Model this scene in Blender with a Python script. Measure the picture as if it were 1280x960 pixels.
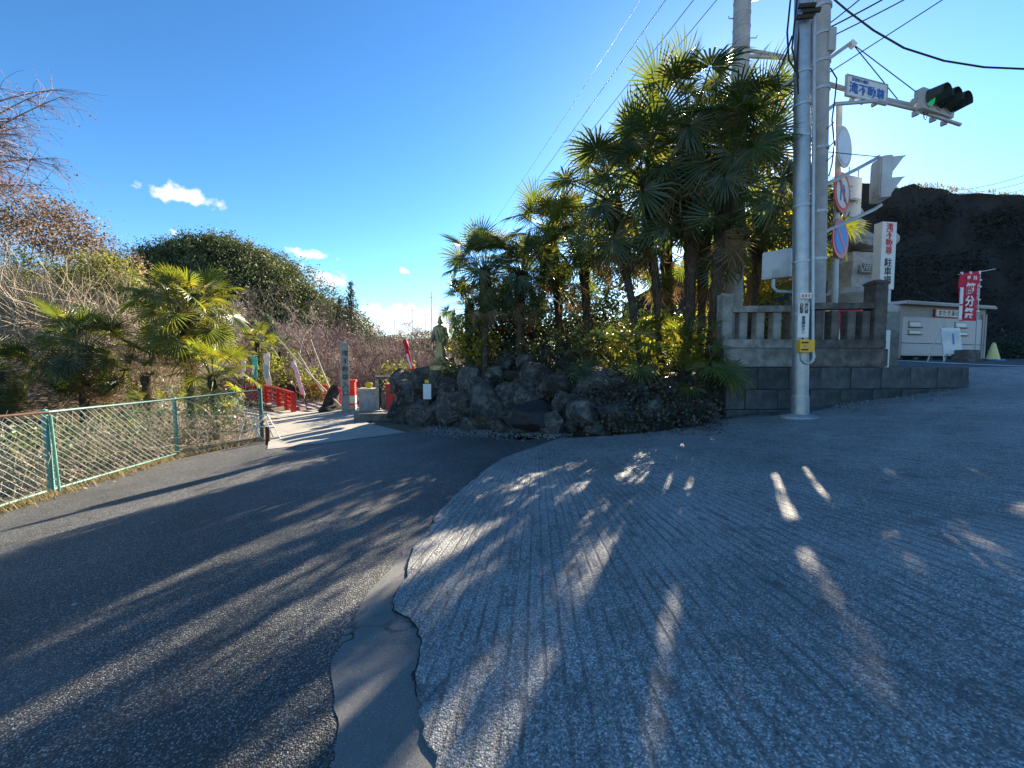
import bpy, bmesh, math, random
import numpy as np
from mathutils import Vector, Matrix, Euler, noise as mnoise

# ------------------------------------------------------------------ camera, sky, sun, exposure
scene = bpy.context.scene
for o in list(bpy.data.objects): bpy.data.objects.remove(o)
col = scene.collection
CAM_Z, PITCH, FPX = 1.4, math.radians(3.0), 481.0
cam_d = bpy.data.cameras.new('camera'); cam = bpy.data.objects.new('camera', cam_d); col.objects.link(cam)
cam.location = (0, 0, CAM_Z); cam.rotation_euler = (math.radians(90) - PITCH, 0, 0)
cam_d.sensor_width = 36; cam_d.lens = 36 * FPX / 1280; cam_d.clip_start = .05; cam_d.clip_end = 3000
scene.camera = cam
SUN_AZ, SUN_EL = math.radians(28), math.radians(22.5)
SUNV = Vector((math.sin(SUN_AZ)*math.cos(SUN_EL), math.cos(SUN_AZ)*math.cos(SUN_EL), math.sin(SUN_EL)))
sl = bpy.data.lights.new('sun', 'SUN'); sl.energy = 5.0; sl.angle = math.radians(.55); sl.color = (1, .88, .69)
so = bpy.data.objects.new('sun', sl); col.objects.link(so); so.rotation_euler = SUNV.to_track_quat('Z', 'Y').to_euler()
so.location = (20, 40, 30)
scene.view_settings.view_transform = 'Standard'; scene.view_settings.look = 'None'
scene.view_settings.gamma = 1; scene.view_settings.exposure = 2.24
scene.view_settings.use_curve_mapping = False
scene.render.engine = 'CYCLES'
scene.cycles.max_bounces = 5; scene.cycles.diffuse_bounces = 2; scene.cycles.glossy_bounces = 2; scene.cycles.transmission_bounces = 4; scene.cycles.transparent_max_bounces = 4
scene.render.resolution_x = 1024; scene.render.resolution_y = 768

def ray(u, v):
    a = (u - 640) / FPX; b = (480 - v) / FPX
    return Vector((a, math.cos(PITCH) + b*math.sin(PITCH), -math.sin(PITCH) + b*math.cos(PITCH)))
def W(u, v, d):                      # point on the ray of a pixel at distance d straight ahead
    r = ray(u, v); t = d / r.y
    return Vector((r.x*t, d, CAM_Z + r.z*t))
def sst(x, a, b):
    t = min(1, max(0, (x - a) / (b - a))); return t*t*(3 - 2*t)
def plateau(x, y): return 1.29 + .034*(min(y, 22) - 9)
def H(x, y):                         # sloping yard
    z = .07*x if x < 0 else .1*min(x, 12.9)
    if x < -8: z = -.56 + .02*(x + 8)
    k = sst(x, 8.6, 10.2)*sst(y, 7.3, 9.2)
    return z*(1 - k) + plateau(x, y)*k if k > 0 else z
def G(u, v, h=H):                    # where a pixel's ray meets the ground
    r = ray(u, v); o = Vector((0, 0, CAM_Z)); lo, hi = .3, 200
    t = .3
    while t < 200:
        p = o + r*t
        if p.z < h(p.x, p.y): break
        t *= 1.01
    lo, hi = t/1.01, t
    for _ in range(30):
        m = (lo + hi)/2; p = o + r*m
        if p.z < h(p.x, p.y): hi = m
        else: lo = m
    return o + r*hi

# ---- world: physical sky with a few small clouds
world = bpy.data.worlds.new('World'); scene.world = world; world.use_nodes = True
wt = world.node_tree; wt.nodes.clear()
def wn(t, **k):
    n = wt.nodes.new(t)
    for a, b in k.items(): setattr(n, a, b)
    return n
sky = wn('ShaderNodeTexSky', sky_type='NISHITA'); sky.sun_disc = False
sky.sun_elevation = SUN_EL; sky.sun_rotation = SUN_AZ; sky.altitude = 0
sky.air_density = 1.0; sky.dust_density = .16; sky.ozone_density = 3.5
hs = wn('ShaderNodeHueSaturation'); hs.inputs['Saturation'].default_value = 1.08; hs.inputs['Value'].default_value = 1.0; hs.inputs['Hue'].default_value = .4945
def wcol(op, a, v):
    n = wn('ShaderNodeVectorMath', operation=op); wt.links.new(a, n.inputs[0])
    if op == 'SCALE': n.inputs['Scale'].default_value = v
    return n.outputs[0]
gm = wn('ShaderNodeGamma'); gm.inputs[1].default_value = 1.32
wt.links.new(wcol('SCALE', sky.outputs[0], 1/3.5), gm.inputs[0])
wt.links.new(wcol('SCALE', gm.outputs[0], 3.5), hs.inputs['Color'])
bg = wn('ShaderNodeBackground'); bg.inputs[1].default_value = .056
wo = wn('ShaderNodeOutputWorld')
tc = wn('ShaderNodeTexCoord')
def wmath(op, a, b=None, c=None):
    n = wn('ShaderNodeMath', operation=op)
    for i, x in enumerate((a, b, c)):
        if x is None: continue
        if isinstance(x, (int, float)): n.inputs[i].default_value = x
        else: wt.links.new(x, n.inputs[i])
    return n.outputs[0]
def wdot(vec):
    n = wn('ShaderNodeVectorMath', operation='DOT_PRODUCT'); n.inputs[1].default_value = vec
    wt.links.new(tc.outputs['Generated'], n.inputs[0]); return n.outputs['Value']
wnz = wn('ShaderNodeTexNoise'); wnz.inputs['Scale'].default_value = 26; wnz.inputs['Detail'].default_value = 7
wt.links.new(tc.outputs['Generated'], wnz.inputs['Vector'])
wnz2 = wn('ShaderNodeTexNoise'); wnz2.inputs['Scale'].default_value = 75; wnz2.inputs['Detail'].default_value = 5
wt.links.new(tc.outputs['Generated'], wnz2.inputs['Vector'])
nzc = wmath('ADD', wmath('MULTIPLY', wmath('SUBTRACT', wnz.outputs[0], .5), 2.4), wmath('MULTIPLY', wmath('SUBTRACT', wnz2.outputs[0], .5), 2.6))
CLOUDS = [(212, 243, 22, 8, .12), (243, 247, 24, 9, .05), (386, 318, 24, 5, .1), (412, 351, 28, 9, .35), (626, 297, 17, 8, .2),
          (505, 338, 6, 3, .3), (490, 390, 46, 9, .02), (480, 408, 70, 12, 0), (655, 305, 10, 8, 0), (530, 405, 60, 14, 0),
          (217, 291, 4, 4, 0), (-700, 380, 200, 14, 0), (-400, 300, 120, 30, .1), (2300, 330, 300, 40, 0)]
cmask = None
for (u, v, a, b, sl_) in CLOUDS:
    d = ray(u, v); L = d.length; d = d / L
    t1 = Vector((0, 0, 1)).cross(d).normalized()*-1; t2 = t1.cross(d).normalized()
    if t2.z < 0: t2 = -t2
    t1, t2 = (t1*math.cos(sl_) - t2*math.sin(sl_)), (t2*math.cos(sl_) + t1*math.sin(sl_))
    sc_ = FPX*L
    uu = wmath('MULTIPLY', wdot(t1), sc_/a); vv = wmath('MULTIPLY', wdot(t2), sc_/b)
    r2 = wmath('SQRT', wmath('ADD', wmath('MULTIPLY', uu, uu), wmath('MULTIPLY', vv, vv)))
    front = wmath('GREATER_THAN', wdot(d), .3)
    m = wmath('MULTIPLY', wmath('MULTIPLY_ADD', wmath('ADD', r2, nzc), -1.0, 1.25), front)
    cmask = m if cmask is None else wmath('MAXIMUM', cmask, m)
cm = wn('ShaderNodeClamp'); wt.links.new(wmath('MULTIPLY', cmask, 1.1), cm.inputs[0])
mx = wn('ShaderNodeMix', data_type='RGBA'); wt.links.new(cm.outputs[0], mx.inputs[0])
wt.links.new(hs.outputs[0], mx.inputs[6]); mx.inputs[7].default_value = (4.6, 4.75, 5.0, 1)
wt.links.new(mx.outputs[2], bg.inputs[0]); wt.links.new(bg.outputs[0], wo.inputs[0])

# ------------------------------------------------------------------ materials
MATS = {}
class NT:
    def __init__(s, name):
        s.m = bpy.data.materials.new(name); s.m.use_nodes = True; s.t = s.m.node_tree; s.t.nodes.clear()
        s.out = s.n('ShaderNodeOutputMaterial')
    def n(s, t, **k):
        x = s.t.nodes.new(t)
        for a, b in k.items(): setattr(x, a, b)
        return x
    def l(s, a, b): s.t.links.new(a, b)
    def math(s, op, a, b=None, c=None):
        n = s.n('ShaderNodeMath', operation=op)
        for i, x in enumerate((a, b, c)):
            if x is None: continue
            if isinstance(x, (int, float)): n.inputs[i].default_value = x
            else: s.l(x, n.inputs[i])
        return n.outputs[0]
    def noise(s, vec, scale, detail=5, rough=.6, dist=0):
        n = s.n('ShaderNodeTexNoise'); n.inputs['Scale'].default_value = scale; n.inputs['Detail'].default_value = detail
        n.inputs['Roughness'].default_value = rough; n.inputs['Distortion'].default_value = dist
        if vec is not None: s.l(vec, n.inputs['Vector'])
        return n.outputs[0]
    def voro(s, vec, scale, feature='F1', out='Distance'):
        n = s.n('ShaderNodeTexVoronoi', feature=feature); n.inputs['Scale'].default_value = scale; s.l(vec, n.inputs['Vector'])
        return n.outputs[out]
    def ramp(s, f, stops):
        n = s.n('ShaderNodeValToRGB'); cr = n.color_ramp
        while len(cr.elements) < len(stops): cr.elements.new(.5)
        for e, (p, c) in zip(cr.elements, stops):
            e.position = p; e.color = (c, c, c, 1) if isinstance(c, (int, float)) else (*c, 1)
        s.l(f, n.inputs[0]); return n.outputs[0]
    def mix(s, f, a, b, blend='MIX'):
        n = s.n('ShaderNodeMix', data_type='RGBA', blend_type=blend)
        for i, x in ((0, f), (6, a), (7, b)):
            if isinstance(x, (int, float)): n.inputs[i].default_value = x
            elif isinstance(x, tuple): n.inputs[i].default_value = (*x, 1)
            else: s.l(x, n.inputs[i])
        return n.outputs[2]
    def bump(s, h, st, dist=.02):
        n = s.n('ShaderNodeBump'); n.inputs['Strength'].default_value = st; n.inputs['Distance'].default_value = dist
        s.l(h, n.inputs['Height']); return n.outputs[0]
    def bsdf(s, colr, rough=.8, normal=None, metal=0, spec=.3):
        p = s.n('ShaderNodeBsdfPrincipled')
        if isinstance(colr, tuple): p.inputs['Base Color'].default_value = (*colr, 1)
        else: s.l(colr, p.inputs['Base Color'])
        if isinstance(rough, (int, float)): p.inputs['Roughness'].default_value = rough
        else: s.l(rough, p.inputs['Roughness'])
        p.inputs['Metallic'].default_value = metal; p.inputs['Specular IOR Level'].default_value = spec
        if normal is not None: s.l(normal, p.inputs['Normal'])
        return p
    def done(s, sh): s.l(sh.outputs[0] if hasattr(sh, 'outputs') else sh, s.out.inputs[0]); MATS[s.m.name] = s.m; return s.m
def M(name, c1, c2=None, scale=6, rough=.75, bump=0, bscale=None, metal=0, spec=.3, rnd=0, coords='Object', stain=0, c3=None):
    """two-tone noise material with optional stains, relief and per-object variation"""
    t = NT(name); tcn = t.n('ShaderNodeTexCoord'); vec = tcn.outputs[coords] if coords != 'World' else t.n('ShaderNodeNewGeometry').outputs['Position']
    if c2 is None: c2 = tuple(x*.8 for x in c1)
    n1 = t.noise(vec, scale, 7, .65)
    c = t.mix(t.ramp(n1, [(.35, 0.), (.68, 1.)]), c1, c2)
    if c3:
        n2 = t.noise(vec, scale*.35, 4, .6, .6); c = t.mix(t.ramp(n2, [(.5, 0.), (.62, 1.)]), c, c3)
    if stain:
        n3 = t.noise(vec, scale*.6, 8, .7, .4); c = t.mix(t.math('MULTIPLY', t.ramp(n3, [(.48, 0.), (.7, 1.)]), stain), c, tuple(x*.25 for x in c1))
    if rnd:
        oi = t.n('ShaderNodeObjectInfo'); k = t.math('MULTIPLY_ADD', oi.outputs['Random'], rnd, 1 - rnd/2)
        hv = t.n('ShaderNodeHueSaturation'); t.l(k, hv.inputs['Value']); t.l(c, hv.inputs['Color']); c = hv.outputs[0]
    nm = t.bump(t.noise(vec, bscale or scale*3, 8, .7), bump, .03) if bump else None
    return t.done(t.bsdf(c, rough, nm, metal, spec))
def leafmat(name, c1, c2, trans=.45, tcol=None, rough=.45, c3=None, f3=.2, spec=.4, pn=0):
    """leaf: glossy front, light passes through; colour varies from leaf to leaf"""
    t = NT(name); g = t.n('ShaderNodeNewGeometry'); oi = t.n('ShaderNodeObjectInfo')
    r = g.outputs['Random Per Island']
    c = t.mix(r, c1, c2)
    if c3: c = t.mix(t.math('GREATER_THAN', t.math('FRACT', t.math('MULTIPLY', r, 17.3)), 1 - f3), c, c3)
    hv = t.n('ShaderNodeHueSaturation'); val = t.math('MULTIPLY_ADD', oi.outputs['Random'], .5, .75)
    if pn: val = t.math('MULTIPLY', val, t.ramp(t.noise(g.outputs['Position'], pn, 3, .55), [(.3, .42), (.7, 1.6)]))
    t.l(val, hv.inputs['Value']); t.l(c, hv.inputs['Color']); c = hv.outputs[0]
    p = t.bsdf(c, rough, None, 0, spec)
    tr = t.n('ShaderNodeBsdfTranslucent')
    tm = t.mix(1.0, c, tcol or (1.7, 1.6, .55), 'MULTIPLY'); tm.node.clamp_result = False; t.l(tm, tr.inputs[0])
    ms = t.n('ShaderNodeMixShader'); ms.inputs[0].default_value = trans
    t.l(p.outputs[0], ms.inputs[1]); t.l(tr.outputs[0], ms.inputs[2]); return t.done(ms)

def ground_mats():
    # worn asphalt with pale stones in dark binder
    t = NT('asphalt'); P = t.n('ShaderNodeNewGeometry').outputs['Position']
    vc = t.voro(P, 135, 'F1', 'Color'); vd = t.voro(P, 135)
    sp = t.n('ShaderNodeSeparateColor'); t.l(vc, sp.inputs[0])
    stone = t.ramp(sp.outputs[0], [(0, (.025, .026, .028)), (.5, (.085, .084, .082)), (.82, (.22, .21, .195)), (1, (.5, .48, .44))])
    big = t.noise(P, 1.1, 5, .6); c = t.mix(t.ramp(vd, [(.3, 0.), (.75, 1.)]), stone, (.02, .021, .023))
    c = t.mix(1.0, c, t.ramp(big, [(.28, .62), (.72, 1.22)]), 'MULTIPLY')
    c = t.mix(t.ramp(t.voro(P, 1.7), [(.0, 1.), (.022, 1.), (.03, 0.)]), c, (.3, .3, .29))
    c = t.mix(t.ramp(t.noise(P, .55, 5, .65, .7), [(.56, 0.), (.68, .4)]), c, (.16, .152, .14))
    n = t.bump(t.math('ADD', t.math('MULTIPLY', vd, -1), t.math('MULTIPLY', sp.outputs[1], .5)), .7, .0065)
    t.done(t.bsdf(c, .62, n, 0, .45))
    # finer asphalt patch strip
    t = NT('patch_asphalt'); P = t.n('ShaderNodeNewGeometry').outputs['Position']
    f = t.noise(P, 190, 4, .7); g = t.noise(P, 2.2, 6, .65)
    c = t.mix(t.ramp(f, [(.35, 0.), (.7, 1.)]), (.1, .098, .095), (.24, .23, .21))
    c = t.mix(t.ramp(t.noise(P, 7, 6, .7, .6), [(.55, 0.), (.7, .5)]), c, (.07, .068, .065))
    c = t.mix(t.ramp(t.voro(P, 38), [(0., 1.), (.1, .8), (.16, 0.)]), c, (.3, .29, .27))
    c = t.mix(1.0, c, t.ramp(g, [(.3, .8), (.7, 1.15)]), 'MULTIPLY')
    vw = t.n('ShaderNodeVectorMath', operation='ADD'); t.l(P, vw.inputs[0])
    nn = t.n('ShaderNodeTexNoise'); nn.inputs['Scale'].default_value = 3; t.l(P, nn.inputs['Vector']); t.l(nn.outputs[1], vw.inputs[1])
    ck = t.ramp(t.voro(vw.outputs[0], 1.15, 'DISTANCE_TO_EDGE'), [(0, 1.), (.004, .8), (.012, 0.)])
    c = t.mix(t.math('MULTIPLY', ck, t.ramp(t.noise(P, 1.3, 2), [(.5, 0.), (.56, 1.)])), c, (.012, .012, .012))
    t.done(t.bsdf(c, .75, t.bump(f, .5, .004), 0, .35))
    # grooved anti-slip concrete: grooves fan out round the rockery corner
    t = NT('grooved_concrete'); P = t.n('ShaderNodeNewGeometry').outputs['Position']
    cx, cy = GC.x, GC.y
    s = t.n('ShaderNodeSeparateXYZ'); t.l(P, s.inputs[0])
    dx = t.math('SUBTRACT', s.outputs[0], cx); dy = t.math('SUBTRACT', cy, s.outputs[1])
    ang = t.math('ARCTAN2', dx, dy); r = t.math('SQRT', t.math('ADD', t.math('MULTIPLY', dx, dx), t.math('MULTIPLY', dy, dy)))
    cb = t.n('ShaderNodeCombineXYZ'); t.l(t.math('MULTIPLY', ang, 5.2), cb.inputs[0]); t.l(t.math('MULTIPLY', r, .32), cb.inputs[1])
    g1 = t.noise(cb.outputs[0], 16, 3, .65, .25); g2 = t.noise(cb.outputs[0], 5.5, 3, .6, .3)
    wob = t.math('MULTIPLY', t.noise(P, 2.2, 3), 1.2)
    wv = t.math('SINE', t.math('ADD', t.math('MULTIPLY', ang, 5.2*2*math.pi/.055), t.math('MULTIPLY', wob, 1.6)))
    brk = t.ramp(t.noise(P, 3.5, 5, .7), [(.36, .35), (.6, 1.)])
    groove = t.math('MULTIPLY', t.math('MAXIMUM', t.math('MULTIPLY', t.ramp(wv, [(.6, 0.), (.95, 1.)]), t.ramp(g2, [(.3, .45), (.54, 1.)])),
                    t.ramp(g1, [(.53, 0.), (.64, .9)])), brk)
    vc = t.voro(P, 125, 'F1', 'Color'); vd = t.voro(P, 125); sp = t.n('ShaderNodeSeparateColor'); t.l(vc, sp.inputs[0])
    st = t.ramp(sp.outputs[0], [(0, (.09, .089, .087)), (.4, (.3, .295, .285)), (.8, (.46, .45, .43)), (1, (.7, .69, .66))])
    c = t.mix(t.ramp(vd, [(.35, 0.), (.8, 1.)]), st, (.17, .168, .165))
    c = t.mix(1.0, c, t.ramp(t.noise(P, .8, 6, .65), [(.28, .62), (.72, 1.3)]), 'MULTIPLY')
    c = t.mix(t.ramp(t.noise(P, 1.7, 6, .7, .8), [(.6, 0.), (.72, .45)]), c, (.1, .098, .095))
    c = t.mix(t.ramp(t.voro(P, .9), [(0., .6), (.05, .5), (.09, 0.)]), c, (.08, .078, .075))
    dust = t.ramp(t.noise(P, .35, 4, .55), [(.52, 0.), (.7, .7)]); c = t.mix(dust, c, (.42, .41, .395))
    c = t.mix(t.math('MULTIPLY', groove, .76), c, (.07, .07, .071))
    hgt = t.math('SUBTRACT', t.math('MULTIPLY', t.math('ADD', t.math('MULTIPLY', vd, -.45), t.math('MULTIPLY', sp.outputs[1], .3)), 1.0), t.math('MULTIPLY', groove, .9))
    t.done(t.bsdf(c, .68, t.bump(hgt, .75, .011), 0, .4))
# ------------------------------------------------------------------ mesh helpers
def link(o, parent=None):
    col.objects.link(o)
    if parent is not None: o.parent = parent
    return o
def tag(o, label=None, cat=None, group=None, kind=None):
    if label: o['label'] = label
    if cat: o['category'] = cat
    if group: o['group'] = group
    if kind: o['kind'] = kind
    return o
def empty(name, loc=(0, 0, 0), rz=0, label=None, cat=None, group=None):
    o = bpy.data.objects.new(name, None); o.empty_display_size = .2; link(o)
    o.location = loc; o.rotation_euler = (0, 0, rz); return tag(o, label, cat, group)
def mat(m): return MATS[m] if isinstance(m, str) else m
def mesh_obj(name, me, m, parent=None, loc=None, rot=None, scale=None):
    o = bpy.data.objects.new(name, me)
    if m is not None and not me.materials: me.materials.append(mat(m))
    link(o, parent)
    if loc is not None: o.location = loc
    if rot is not None: o.rotation_euler = rot
    if scale is not None: o.scale = (scale,)*3 if isinstance(scale, (int, float)) else scale
    return o
class MB:
    def __init__(s): s.v = []; s.f = []
    def add(s, vs, fs):
        k = len(s.v); s.v.extend([tuple(p) for p in vs]); s.f.extend([tuple(i + k for i in f) for f in fs]); return s
    def box(s, c, size, rot=None, bev=0):
        hx, hy, hz = size[0]/2, size[1]/2, size[2]/2
        if bev:
            b = min(bev, hx*.45, hy*.45, hz*.45); bm = bmesh.new(); bmesh.ops.create_cube(bm, size=1)
            for q in bm.verts: q.co = Vector((q.co.x*size[0], q.co.y*size[1], q.co.z*size[2]))
            bmesh.ops.bevel(bm, geom=bm.edges[:], offset=b, segments=2, profile=.6, affect='EDGES')
            vs = [q.co.copy() for q in bm.verts]; fs = [[q.index for q in f.verts] for f in bm.faces]; bm.free()
        else:
            vs = [Vector((x, y, z)) for x in (-hx, hx) for y in (-hy, hy) for z in (-hz, hz)]
            fs = [(0, 1, 3, 2), (4, 6, 7, 5), (0, 4, 5, 1), (2, 3, 7, 6), (0, 2, 6, 4), (1, 5, 7, 3)]
        if rot is not None:
            R = rot.to_matrix() if not isinstance(rot, Matrix) else rot; vs = [R @ p for p in vs]
        c = Vector(c); return s.add([p + c for p in vs], fs)
    def tube(s, pts, rad, n=8, caps=True):
        pts = [Vector(p) for p in pts]; N = len(pts)
        if isinstance(rad, (int, float)): rad = [rad]*N
        vs = []; up = None
        for i, p in enumerate(pts):
            t = (pts[min(i + 1, N - 1)] - pts[max(i - 1, 0)]).normalized()
            if up is None:
                up = Vector((0, 0, 1)) if abs(t.z) < .9 else Vector((1, 0, 0))
            a = t.cross(up).normalized(); b = a.cross(t).normalized(); up = b
            for k in range(n):
                w = 2*math.pi*k/n; vs.append(p + (a*math.cos(w) + b*math.sin(w))*rad[i])
        fs = [(i*n + k, i*n + (k + 1) % n, (i + 1)*n + (k + 1) % n, (i + 1)*n + k) for i in range(N - 1) for k in range(n)]
        if caps: fs += [tuple(range(n))[::-1], tuple(range((N - 1)*n, N*n))]
        return s.add(vs, fs)
    def lathe(s, prof, n=16, c=(0, 0, 0), sq=None):
        vs = []; c = Vector(c)
        for (r, z) in prof:
            for k in range(n):
                w = 2*math.pi*(k + .5)/n; vs.append(c + Vector((r*math.cos(w), r*math.sin(w), z)))
        fs = [(i*n + k, i*n + (k + 1) % n, (i + 1)*n + (k + 1) % n, (i + 1)*n + k) for i in range(len(prof) - 1) for k in range(n)]
        fs += [tuple(range(n))[::-1], tuple(range((len(prof) - 1)*n, len(prof)*n))]
        return s.add(vs, fs)
    def disc(s, c, r, nrm, th, n=28):
        c = Vector(c); nrm = Vector(nrm).normalized()
        return s.tube([c - nrm*th/2, c + nrm*th/2], r, n)
    def mesh(s, smooth=False):
        me = bpy.data.meshes.new('mesh'); me.from_pydata(s.v, [], s.f); me.update()
        if smooth:
            me.polygons.foreach_set('use_smooth', [True]*len(me.polygons))
        return me
    def build(s, name, m, parent=None, smooth=False, loc=None, rot=None, auto=None):
        me = s.mesh(smooth); o = mesh_obj(name, me, m, parent, loc, rot)
        me.name = name
        if smooth:
            try: me.set_sharp_from_angle(angle=math.radians(auto or 40))
            except Exception: pass
        return o
def sheet(name, poly, m, off, cell=1.0, h=H, kind='structure'):
    bm = bmesh.new(); vs = [bm.verts.new((p[0], p[1], 0)) for p in poly]; f = bm.faces.new(vs)
    bmesh.ops.triangulate(bm, faces=[f])
    xs = [p[0] for p in poly]; ys = [p[1] for p in poly]
    for ax, lo, hi in ((0, min(xs), max(xs)), (1, min(ys), max(ys))):
        c = math.ceil(lo/cell)*cell
        while c < hi:
            co = [0, 0, 0]; no = [0, 0, 0]; co[ax] = c; no[ax] = 1
            bmesh.ops.bisect_plane(bm, geom=bm.verts[:] + bm.edges[:] + bm.faces[:], plane_co=co, plane_no=no, dist=1e-5); c += cell
    for q in bm.verts: q.co.z = h(q.co.x, q.co.y) + off
    bmesh.ops.recalc_face_normals(bm, faces=bm.faces[:])
    if sum(f.normal.z for f in bm.faces) < 0: bmesh.ops.reverse_faces(bm, faces=bm.faces[:])
    me = bpy.data.meshes.new(name); bm.to_mesh(me); bm.free()
    return tag(mesh_obj(name, me, m), kind=kind)
def quads_mesh(name, V, nv=4):                       # V: (n, nv, 3) array, one polygon each
    n = len(V); me = bpy.data.meshes.new(name)
    me.vertices.add(n*nv); me.vertices.foreach_set('co', V.reshape(-1).astype(np.float32))
    me.loops.add(n*nv); me.loops.foreach_set('vertex_index', np.arange(n*nv, dtype=np.int32))
    me.polygons.add(n); me.polygons.foreach_set('loop_start', np.arange(0, n*nv, nv, dtype=np.int32))
    me.update(calc_edges=True); return me
def unit(a): return a / np.maximum(np.linalg.norm(a, axis=-1, keepdims=True), 1e-9)
def leaf_quads(pos, nrm, size, rng, aspect=.45, bend=.12):
    """diamond leaves at pos, roughly facing nrm"""
    n = len(pos); d = unit(rng.normal(size=(n, 3))); nn = unit(nrm + rng.normal(size=(n, 3))*.7)
    a = unit(np.cross(nn, d)); b = np.cross(nn, a); s = (size*(.6 + .8*rng.random(n)))[:, None]
    V = np.stack([pos - a*s*.5, pos - b*s*aspect*.5 + nn*s*bend, pos + a*s*.5, pos + b*s*aspect*.5 + nn*s*bend], 1)
    return V
def clump_cloud(rng, center, rad, n_clump, per, clump_r, size, shell=.55, aspect=.45, zsq=1.0):
    """leaves gathered in clumps through an ellipsoid, denser towards its outside"""
    c = unit(rng.normal(size=(n_clump, 3))); r = (shell + (1 - shell)*rng.random(n_clump))**.6 * (.82 + .3*rng.random(n_clump))
    C = np.array(center) + c*r[:, None]*np.array(rad)
    cr = clump_r*(.6 + .8*rng.random(n_clump))
    o = rng.normal(size=(n_clump, per, 3))*.5*cr[:, None, None]; o[..., 2] *= zsq
    pos = (C[:, None, :] + o).reshape(-1, 3)
    nrm = unit(np.repeat(c, per, 0) + unit(o.reshape(-1, 3))*.8 + np.array([0, 0, .5]))
    return leaf_quads(pos, nrm, size, rng, aspect)
def copy_tree(o, parent=None):
    c = o.copy(); col.objects.link(c); c.parent = parent
    for ch in list(o.children): copy_tree(ch, c)
    return c
def text(s, size, m, parent, loc, rot=(math.pi/2, 0, 0), sx=1, name='lettering', line=.9, bold=.0):
    cu = bpy.data.curves.new('txt', 'FONT'); cu.body = s; cu.size = size; cu.align_x = 'CENTER'; cu.align_y = 'CENTER'
    cu.space_line = line; cu.extrude = .002; cu.offset = bold; cu.resolution_u = 2
    ob = bpy.data.objects.new('txt', cu); col.objects.link(ob)
    dg = bpy.context.evaluated_depsgraph_get(); me = bpy.data.meshes.new_from_object(ob.evaluated_get(dg)); me.name = 'lettering'
    bpy.data.objects.remove(ob); bpy.data.curves.remove(cu)
    o = mesh_obj(name, me, m, parent, loc, rot); o.scale = (sx, 1, 1); return o
def tall(s): return '\n'.join(s)
def blob_mesh(seed, sub=3, amp=.35, cuts=7, crag=.16, squash=(1, 1, 1)):
    """a boulder: noise-swollen sphere cut by planes so it has broken faces"""
    rng = random.Random(seed); bm = bmesh.new(); bmesh.ops.create_icosphere(bm, subdivisions=sub, radius=1)
    pl = []
    for _ in range(cuts):
        n = Vector((rng.gauss(0, 1), rng.gauss(0, 1), rng.gauss(0, .8))).normalized(); pl.append((n, rng.uniform(.42, .78)))
    off = Vector((seed*3.7, seed*1.3, seed*.7))
    for q in bm.verts:
        p = q.co.copy(); p *= 1 + amp*mnoise.noise(p*1.3 + off) + amp*.35*mnoise.noise(p*3.6 + off)
        for n, d in pl:
            e = p.dot(n) - d
            if e > 0: p -= n*e*.95
        p *= 1 + crag*(.5 - abs(mnoise.noise(p*2.7 + off*2))) + crag*.5*(.5 - abs(mnoise.noise(p*6.1 + off))) + .035*mnoise.noise(p*13 + off)
        q.co = Vector((p.x*squash[0], p.y*squash[1], p.z*squash[2]))*1.2
    me = bpy.data.meshes.new('rock'); bm.to_mesh(me); bm.free()
    return me
def catenary(a, b, sag, n=14):
    a, b = Vector(a), Vector(b); return [a.lerp(b, i/n) - Vector((0, 0, sag*4*(i/n)*(1 - i/n))) for i in range(n + 1)]
# ------------------------------------------------------------------ material set
GC = G(672, 520)
ground_mats()
M('apron_concrete', (.36, .335, .29), (.27, .25, .215), 3, .85, .25, 60, coords='World', stain=.25)
M('apron_plank', (.4,.37,.33), (.3,.28,.25), 4, .85, rnd=.3)
M('earth', (.16, .115, .07), (.09, .07, .045), 2.5, .95, .6, 30, coords='World', c3=(.2, .16, .1))
M('bed_soil', (.055, .042, .03), (.03, .026, .02), 3, .95, .7, 25, coords='World')
M('road_asphalt', (.085, .085, .088), (.06, .06, .063), 5, .8, .2, 80, coords='World')
M('road_paint', (.75, .75, .74), (.62, .62, .6), 8, .6, coords='World')
M('boulder', (.075, .073, .068), (.018, .018, .02), 5.5, .85, 1.0, 12, rnd=.9, c3=(.125, .115, .1), stain=.85)
M('dark_boulder', (.035, .036, .04), (.02, .021, .024), 2.5, .7, .6, 6, rnd=.4)
M('granite', (.32, .3, .27), (.15, .14, .13), 5, .9, .8, 16, rnd=.25, stain=.9)
M('dark_granite', (.15, .13, .115), (.05, .044, .042), 5, .9, 1.0, 12, rnd=.2, stain=.7)
M('block_stone', (.09, .093, .095), (.035, .037, .04), 5, .85, .7, 18, rnd=.45, stain=.5)
M('mortar', (.05, .05, .05), (.035, .035, .035), 10, .95)
M('pale_stone', (.42, .42, .41), (.3, .3, .3), 5, .85, .3, 20, stain=.4)
M('old_stone', (.17, .16, .14), (.1, .095, .085), 4, .9, .7, 14, stain=.6)
M('pillar_stone', (.42, .39, .34), (.3, .28, .25), 6, .9, .4, 25, stain=.45)
M('inscription', (.1, .095, .085), None, 6, .95)
M('steel', (.36, .38, .4), (.27, .29, .31), 7, .42, .05, 40, metal=.55, stain=.25)
M('galvanised', (.42, .44, .46), (.33, .35, .37), 9, .5, metal=.5)
M('pole_concrete', (.34, .345, .35), (.25, .255, .26), 4, .85, .2, 40, stain=.3)
M('cable', (.018, .018, .02), (.012, .012, .013), 4, .55)
M('grey_paint', (.34, .35, .36), (.27, .28, .29), 6, .45)
M('white_paint', (.62, .62, .61), (.54, .54, .53), 5, .45)
M('dull_white', (.46, .48, .49), (.38, .4, .42), 4, .5, stain=.2)
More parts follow.
